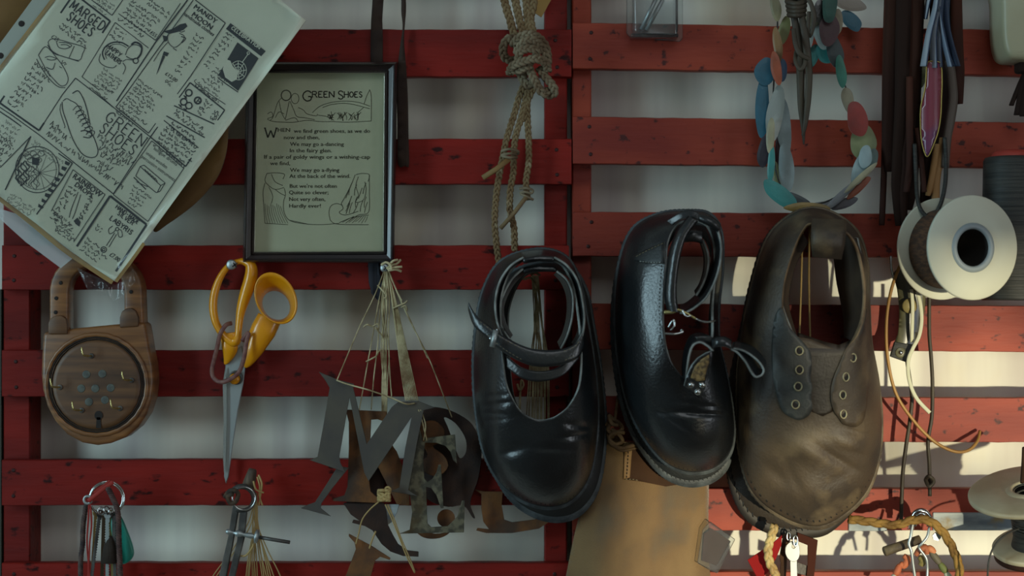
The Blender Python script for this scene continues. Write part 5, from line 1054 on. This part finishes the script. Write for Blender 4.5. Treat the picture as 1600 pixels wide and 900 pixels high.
for pts, m, d0 in (([(1467,-20,3),(1462,15,4),(1452,55,5),(1444,104,4.5)], greytas, .052), ([(1472,-20,3),(1468,12,3),(1460,50,5),(1460,106,5)], greytas, .048), ([(1474,-20,3),(1470,20,3),(1468,60,4),(1469,105,4)], greytas, .044), ([(1468,10,2),(1472,40,3),(1478,70,3.5),(1486,104,3.5)], greytas, .05), ([(1476,-20,5),(1478,30,5),(1485,65,6),(1496,103,5)], navy, .040), ([(1475,0,4),(1474,40,5),(1480,80,5),(1490,103,4)], navy, .036), ([(1484,-20,2),(1481,20,3),(1483,50,3)], greytas, .034), ([(1456,-20,4),(1450,10,4),(1447,30,2)], greytas, .034)): tstrip(pts, m, d0)
pd = root('leather_drop', 'glossy purple leather drop with gilt edges under the grey-blue tassel', 'pendant', P(1452, 244, .03))
pp = smooth_loop([(1449,98),(1460,96),(1470,100),(1472,125),(1471,155),(1470,180),(1466,205),(1458,228),(1451,243),(1446,242),(1440,220),(1438,190),(1439,165),(1445,140),(1447,120)], 50)
pdf = lambda x, y: .044+.004*math.cos((x-1456)*.09)
link('purple_face', drape(pp, pdf, 0, 6), purple, pd, solid=.002, rim=gold, off=-1)
q = [P(x, y, pdf(x, y)+.0004) for x, y in pp]; link('gilt_edge', tube(bmesh.new(), q, px(1.0), 5, True), gold, pd)
o = link('leather_oval', drape([(x, y) for x, y in ell(1440, 118, 7, 20, .1, 20)], lambda x, y: .030, 0, 5), colour('khaki_green', 128,134,94), None, solid=.0015); tag(o, 'small green leather oval peeping out left of the purple drop', 'leather')
# ---------------------------------------------------------------- white spool
sp = root('thread_spool', 'big white plastic spool seen end-on with a dark hub hole', 'spool', P(1500, 470, .06))
ax = Vector((.335, -.942, 0)).normalized(); c0 = P(1520, 387, .105); R = 82*S*(D-.105)/D; Lg = .050; r0 = .0215
def lp(name, prof, m): link(name, lathe(c0, ax, prof, 72), m, sp)
lp('front_flange', [(0,r0-.001),(.0008,r0+.002),(.0008,R-.001),(0,R),(-.0018,R),(-.0024,R-.001),(-.0024,r0-.002),(0,r0-.001)], spoolw)
lp('hub_rim', [(-.012,.0162),(.0006,.0164),(.0022,.0178),(.0022,.0195),(.0008,.0218),(-.001,.022)], spoolg)
lp('hub_bore', [(-Lg,.0155),(-.0005,.0163)], spoolin); lp('hub_end', [(-.05,.0001),(-.05,.0158)], groove)
lp('rear_flange', [(-Lg,.012),(-Lg,R-.001),(-Lg+.001,R),(-Lg+.0026,R),(-Lg+.0032,R-.001),(-Lg+.0032,.018)], spoolw)
lp('wound_thread', [(-Lg+.0032,.034),(-.045,.036),(-.02,.036),(-.0026,.034)], thread)
# black thread cone
tc_ = root('thread_cone', 'large cone of black thread behind the white spool at the right edge', 'thread cone', P(1592, 470, .03))
cc = P(1580, 245, .030)
link('thread_winding', lathe(cc, (0, .0, -1), [(-.0005,.0001),(0,.020),(.001,.0235),(.004,.025),(.06,.026),(.13,.0275),(.132,.026),(.132,.0001)], 48), threadk, tc_)
link('cone_top', lathe(cc, (0, 0, 1), [(0,.018),(.003,.017),(.006,.013),(.0062,.0001)], 32), mat('pink_plastic', srgb(160,60,50), .4), tc_)
o = link('plastic_jar', bev(plate([smooth_loop([(1567,-60),(1567,0),(1568,50),(1572,76),(1580,89),(1596,92),(1640,92),(1700,88),(1700,-60)], 40)], .060, .05), .006, 3, 60), creamj, None); tag(o, 'cream plastic jar cut off by the top right corner', 'jar')
bt = root('tassel', 'near black leather tassel at the right edge above the thread cone', 'tassel', P(1596, 185, .02))
for j, pts in enumerate(([(1604,110,3),(1594,130,3),(1580,165,3)], [(1606,108,6),(1598,140,6),(1590,180,6)], [(1612,108,7),(1604,150,7),(1600,182,6)], [(1616,108,7),(1612,150,7),(1610,190,6)])):
    bm = bmesh.new(); q = cat_rom([(p[0], p[1], 0) for p in pts], 14); rows = [[bm.verts.new(P(v.x+e*pts[0][2], v.y, .022+.004*j+.002*e)) for e in (-1, 0, 1)] for v in q]
    for A, B in zip(rows, rows[1:]):
        for k_ in range(2): bm.faces.new((A[k_], A[k_+1], B[k_+1], B[k_]))
    link('tassel_strip', bm, th3, bt, solid=.0016)
link('tassel_head', bev(pbox(1594, 1624, 88, 112, .018, .040), .003, 2), th3, bt)
# ---------------------------------------------------------------- key case with snap, cords and ribbon
kc = root('key_case', 'worn grey-green leather key case with a round button and a snap at its foot', 'key case', P(1407, 565, .015))
fobm = mat('worn_grey_green_leather', srgb(92,90,66), .35, c2=srgb(50,50,40), sc=(60,60,25), lo=.4, hi=.6, coat=.3)
kf = lambda x, y: .030+.004*math.cos((x-1420+(y-500)*.2)*.07)
link('case_body', drape([(q[0], q[1]) for q in smooth_loop([(1397,425),(1402,455),(1405,490),(1403,520),(1398,540),(1428,542),(1436,520),(1444,490),(1446,460),(1440,430),(1420,420)], 50)], kf, 0, 6), fobm, kc, solid=.004, rim=threadk, off=-1)
link('foot_tab', bev(plate([[(1391,557),(1398,534),(1428,539),(1419,567),(1405,562)]], .036, .004), .0008, 2), threadk, kc)
link('snap', disc(1407, 551, 8, .036, .0006, dome=.0006), fobm, kc); link('snap_stud', disc(1407, 551, 3.4, .0366, .0016, dome=.001), chrome, kc)
link('button', disc(1421, 478, 11.5, .036, .002, dome=.002), mat('horn_button', srgb(140,128,84), .3, coat=.5), kc)
link('case_edge', T([(1392,400,.03),(1393,420,.032),(1398,440,.034)], 2, 12), chrome, kc)
o = link('white_ribbon', T([(1424,452,.042),(1426,480,.042),(1425,520,.040),(1425,535,.038)], 2.8, 30, flat=.3, up=(0,-1,0), bm=T([(1433,455,.042),(1438,475,.042),(1440,500,.042),(1436,525,.042),(1426,545,.042),(1419,565,.042),(1421,595,.04),(1432,622,.038),(1453,645,.036)], 3, 60, flat=.3, up=(0,-1,0))), mat('white_tape', srgb(190,190,164), .7), None); tag(o, 'white ribbon hanging over the key case and curling to the right', 'ribbon')
o = link('leather_lace', T([(1417,562,.03),(1421,590,.026),(1425,620,.024),(1422,655,.024),(1416,695,.022),(1411,735,.02),(1409,775,.018),(1408,812,.016)], 3.1, 60), thongg, None); tag(o, 'dark cord running down from the foot of the key case', 'cord', 'dark hanging cords at the right')
o = link('leather_lace', T([(1452,462,.022),(1452,520,.022),(1455,560,.022),(1457,600,.022),(1456,650,.022),(1450,690,.022),(1452,725,.022),(1453,775,.02)], 3.0, 60, bm=T([(1447,748,.024),(1452,744,.03),(1459,752,.028),(1452,760,.03),(1447,752,.026)], 3, 24, True)), thongg, None); tag(o, 'dark cord with a knot near its lower end, right of the key case', 'cord', 'dark hanging cords at the right')
o = link('tan_cord', T([(1446,366,.078),(1434,378,.072),(1416,398,.058),(1402,425,.05),(1391,460,.044),(1385,505,.040),(1387,560,.036),(1400,615,.034),(1428,658,.032),(1460,690,.03),(1490,705,.03),(1512,704,.026),(1526,691,.02),(1531,674,.006)], 2.5, 120), orangecord, None); tag(o, 'stiff tan cord coming off the white spool and curving to a hooked end', 'cord')
# ---------------------------------------------------------------- lower right spool
s2 = root('thread_spool', 'cream spool of black cord lying tilted at the bottom right corner', 'spool', P(1610, 890, .05))
ax2 = Vector((-.20, -.27, .94)).normalized(); c2 = P(1607, 766, .085); R2 = .0525
creams = mat('cream_spool', srgb(186,176,146), .45, c2=srgb(164,150,120), sc=(20,20,20))
for nm, prof, m in (('upper_flange', [(0,.012),(.0012,.02),(.0012,R2-.002),(0,R2),(-.003,R2),(-.0045,R2-.003),(-.0045,.01)], creams), ('hub_rim', [(-.006,.0125),(.002,.0135),(.003,.0155),(.002,.0185),(.001,.02)], creams), ('hub_bore', [(-.05,.0125),(.001,.0127)], groove),
                    ('wound_cord', [(-.0045,.024),(-.012,.022),(-.022,.017),(-.036,.016),(-.052,.021)], threadk), ('lower_flange', [(-.052,.01),(-.052,.037),(-.053,.038),(-.056,.038),(-.057,.037),(-.057,.01)], creams), ('flange_lip', [(-.0572,.034),(-.0572,.0372),(-.062,.0372),(-.062,.034)], thong)):
    link(nm, lathe(c2, ax2, prof, 56), m, s2)
bm = bmesh.new()
for j in range(22):
    h = -.006-j*.002; rr = .0245 if h > -.01 else .0225+(h+.012)*.3 if h > -.022 else .0175
    a0 = ax2.orthogonal().normalized(); b0 = ax2.cross(a0); tube(bm, [c2+ax2*(h+.0012*math.sin(q+j))+(a0*math.cos(q)+b0*math.sin(q))*rr for q in [i*2*math.pi/26 for i in range(26)]], .0011, 5, True)
o = link('cord_turns', bm, threadk, s2); o['kind'] = 'stuff'
o = link('loose_cord', T([(1600,700,.06),(1599,725,.075),(1597,754,.088)], 3, 12), patchm, None); tag(o, 'brown lace dropping into the hub of the bottom right spool', 'cord')
o = link('loose_cord', T([(1592,826,.09),(1572,835,.095),(1556,850,.098),(1546,872,.098),(1543,905,.095),(1543,950,.09)], 1.5, 40), threadk, None); tag(o, 'loose end of black cord curling left from the bottom right spool', 'cord')
# ---------------------------------------------------------------- ring and plaited thong, bottom right
bk = root('clip_ring', 'bright bent-wire clip ring hanging keys at the bottom right', 'clip', P(1438, 905, .02))
link('clip_loop', T([(1424,826,.034),(1426,808,.036),(1434,799,.038),(1444,799,.038),(1452,808,.036),(1454,822,.034)], 4.4, 30), chrome, bk); link('clip_loop', T([(1430,822,.044),(1432,808,.046),(1440,802,.046),(1449,810,.044),(1450,822,.042)], 2.4, 24), chrome, bk)
link('wire_leg', T([(1426,818,.046),(1423,838,.048),(1420,850,.048),(1424,862,.048),(1427,885,.046),(1431,910,.044)], 2.3, 30), steel, bk); link('wire_leg', T([(1452,824,.046),(1449,838,.048),(1440,850,.048),(1436,856,.046),(1447,872,.046),(1449,890,.044),(1448,910,.044)], 2.1, 34), steel, bk)
o = link('plaited_thong', braid([(1326,811),(1350,814),(1378,818),(1402,820),(1425,813),(1450,813),(1470,828),(1484,848),(1493,868),(1499,890),(1497,950)], 3.4, 4.0, 60, 3, .052, seg=8), weavem, None); tag(o, 'plaited tan leather cord arching over the bottom right clip ring', 'cord')
o = link('wooden_toggle', lathe(P(1381,862,.034), P(1440,842,.030)-P(1381,862,.034), [(0,.0001),(0,.0038),(.001,.0046),(.012,.0044),(.036,.0042),(.0372,.0001)], 16), mat('weathered_wood', srgb(96,84,60), .7, c2=srgb(60,50,38), sc=(80,80,80)), None); tag(o, 'short weathered wooden toggle behind the clip ring at the bottom right', 'toggle')
bn = 'knotted beads under the clip ring'
for pts, m, lab in (([(1430,868),(1438,858),(1446,856),(1448,866)], (150,84,52), 'rust-orange fabric bead nearest the wire of the clip ring'), ([(1448,856),(1454,858),(1460,864)], (190,120,80), 'pale orange fabric bead right of the clip ring'), ([(1454,862),(1462,872),(1468,880)], (96,90,74), 'dark grey bead on the strand slanting right'), ([(1468,880),(1474,888),(1478,894)], (96,104,56), 'green bead on the strand slanting right'), ([(1478,894),(1483,904),(1488,920)], (176,176,150), 'pale bead at the lower end of the right-hand strand'),
                    ([(1412,868),(1418,874),(1412,884),(1406,880)], (176,96,60), 'orange bead left of the clip ring'), ([(1406,882),(1402,892),(1398,898)], (168,86,52), 'long rust bead on the strand slanting left'), ([(1398,898),(1394,908),(1390,920)], (176,170,150), 'pale bead at the lower end of the left-hand strand'), ([(1436,870),(1442,876),(1438,884)], (120,110,60), 'olive bead behind the clip ring')):
    o = link('fabric_bead', T([(p[0], p[1], .038) for p in pts], [3.5,5.5,5.5,4], 14), mat('bead_'+'_'.join(map(str, m)), srgb(*m), .7), None); tag(o, lab, 'bead', bn)
o = link('nut', lathe(P(1463,838,.042), (0,-1,0), [(0,.0001),(0,.004),(.002,.004),(.002,.0001)], 6), steel, None, smooth=False); tag(o, 'small steel nut against the plaited tan cord', 'nut')
# ---------------------------------------------------------------- tags and key below the brown shoe
o = link('plaited_thong', braid([(1211,820),(1205,840),(1200,858),(1203,880),(1212,900),(1216,950)], 3.6, 3.8, 36, 3, .042, seg=8), mat('pale_plait', srgb(190,166,108), .6, c2=srgb(150,120,70), sc=(60,60,60)), None); tag(o, 'pale plaited cord hanging below the brown shoe', 'cord')
o = link('leather_tag', bev(plate([[(1168,875),(1206,850),(1222,836),(1221,852),(1213,872),(1200,894),(1186,908)]], .030, .0016), .0003, 1), redfob, None, smooth=False); tag(o, 'bright red leather tag below the brown shoe', 'tag')
o = link('leather_tag', bev(plate([[(1246,832),(1278,844),(1270,920),(1258,920),(1262,882),(1262,852),(1247,846)]], .022, .0016), .0003, 1), brownfob, None, smooth=False); tag(o, 'dark brown bent strip tag right of the silver key', 'tag')
o = link('leather_tag', bev(plate([[(1224,834),(1236,836),(1230,870),(1228,905),(1216,920),(1220,880),(1218,870)]], .024, .0016), .0003, 1), patchm, None, smooth=False); tag(o, 'narrow brown strip between the pale plait and the silver key', 'tag')
o = link('leather_tag', bev(plate([[(1246,878),(1262,884),(1260,900),(1245,896)]], .020, .0016), .0003, 1), brownd, None, smooth=False); tag(o, 'small dark square behind the shank of the silver key', 'tag')
kz = root('key', 'pale silver key with a round bow hanging below the brown shoe', 'key', P(1238, 920, .03), None)
link('bow', bev(plate([smooth_loop([(1238,846),(1248,851),(1250,864),(1247,874),(1240,878),(1232,874),(1227,864),(1229,852)], 36), ell(1240, 854, 2.8, 3, n=12)], .036, .002), .0003, 1), chrome, kz, smooth=False)
link('blade', plate([[(1235,876),(1245,876),(1246,925),(1243,922),(1242,925),(1238,925),(1236,920)]], .0357, .0016), chrome, kz, smooth=False)
o = link('chain_link', ringmesh(1243, 845, 8, 1.3, .038, sq=.4), chrome, None); tag(o, 'narrow steel chain link through the bow of the silver key', 'chain', 'chain links below the brown shoe'); o = link('chain_link', ringmesh(1232, 838, 6, 1.3, .03, sq=.4), chrome, None); tag(o, 'narrow steel chain link half hidden under the toe of the brown shoe', 'chain', 'chain links below the brown shoe')
# ---------------------------------------------------------------- blister pack, top centre
bp_ = root('blister_pack', 'clear plastic blister pack holding two steel rods at the top edge', 'packet', P(1023, 65, .002))
link('tray', bev(plate([[(979,-40),(979,52),(986,60),(1062,65),(1067,60),(1067,-40)]], .006, .002), .0006, 1), blisterm, bp_, smooth=False)
link('bubble', bev(plate([[(990,-40),(990,50),(996,54),(1054,57),(1060,50),(1060,-40)]], .026, .02), .003, 3, 40), blisterm, bp_)
for nm, a, b in (('first', (1002,46), (1030,-12)), ('second', (1010,47), (1042,-12))):
    o = link('steel_rod', tube(bmesh.new(), [P(a[0], a[1], .014), P(b[0], b[1], .018)], px(3.2), 10), steel, None); tag(o, nm+' from the left of two slanting steel rods in the blister pack', 'rod', 'rods in the blister pack')
o = link('hinge_fold', bev(pbox(986, 1060, 52, 58, .003, .024), .001, 2), blisterm, bp_)
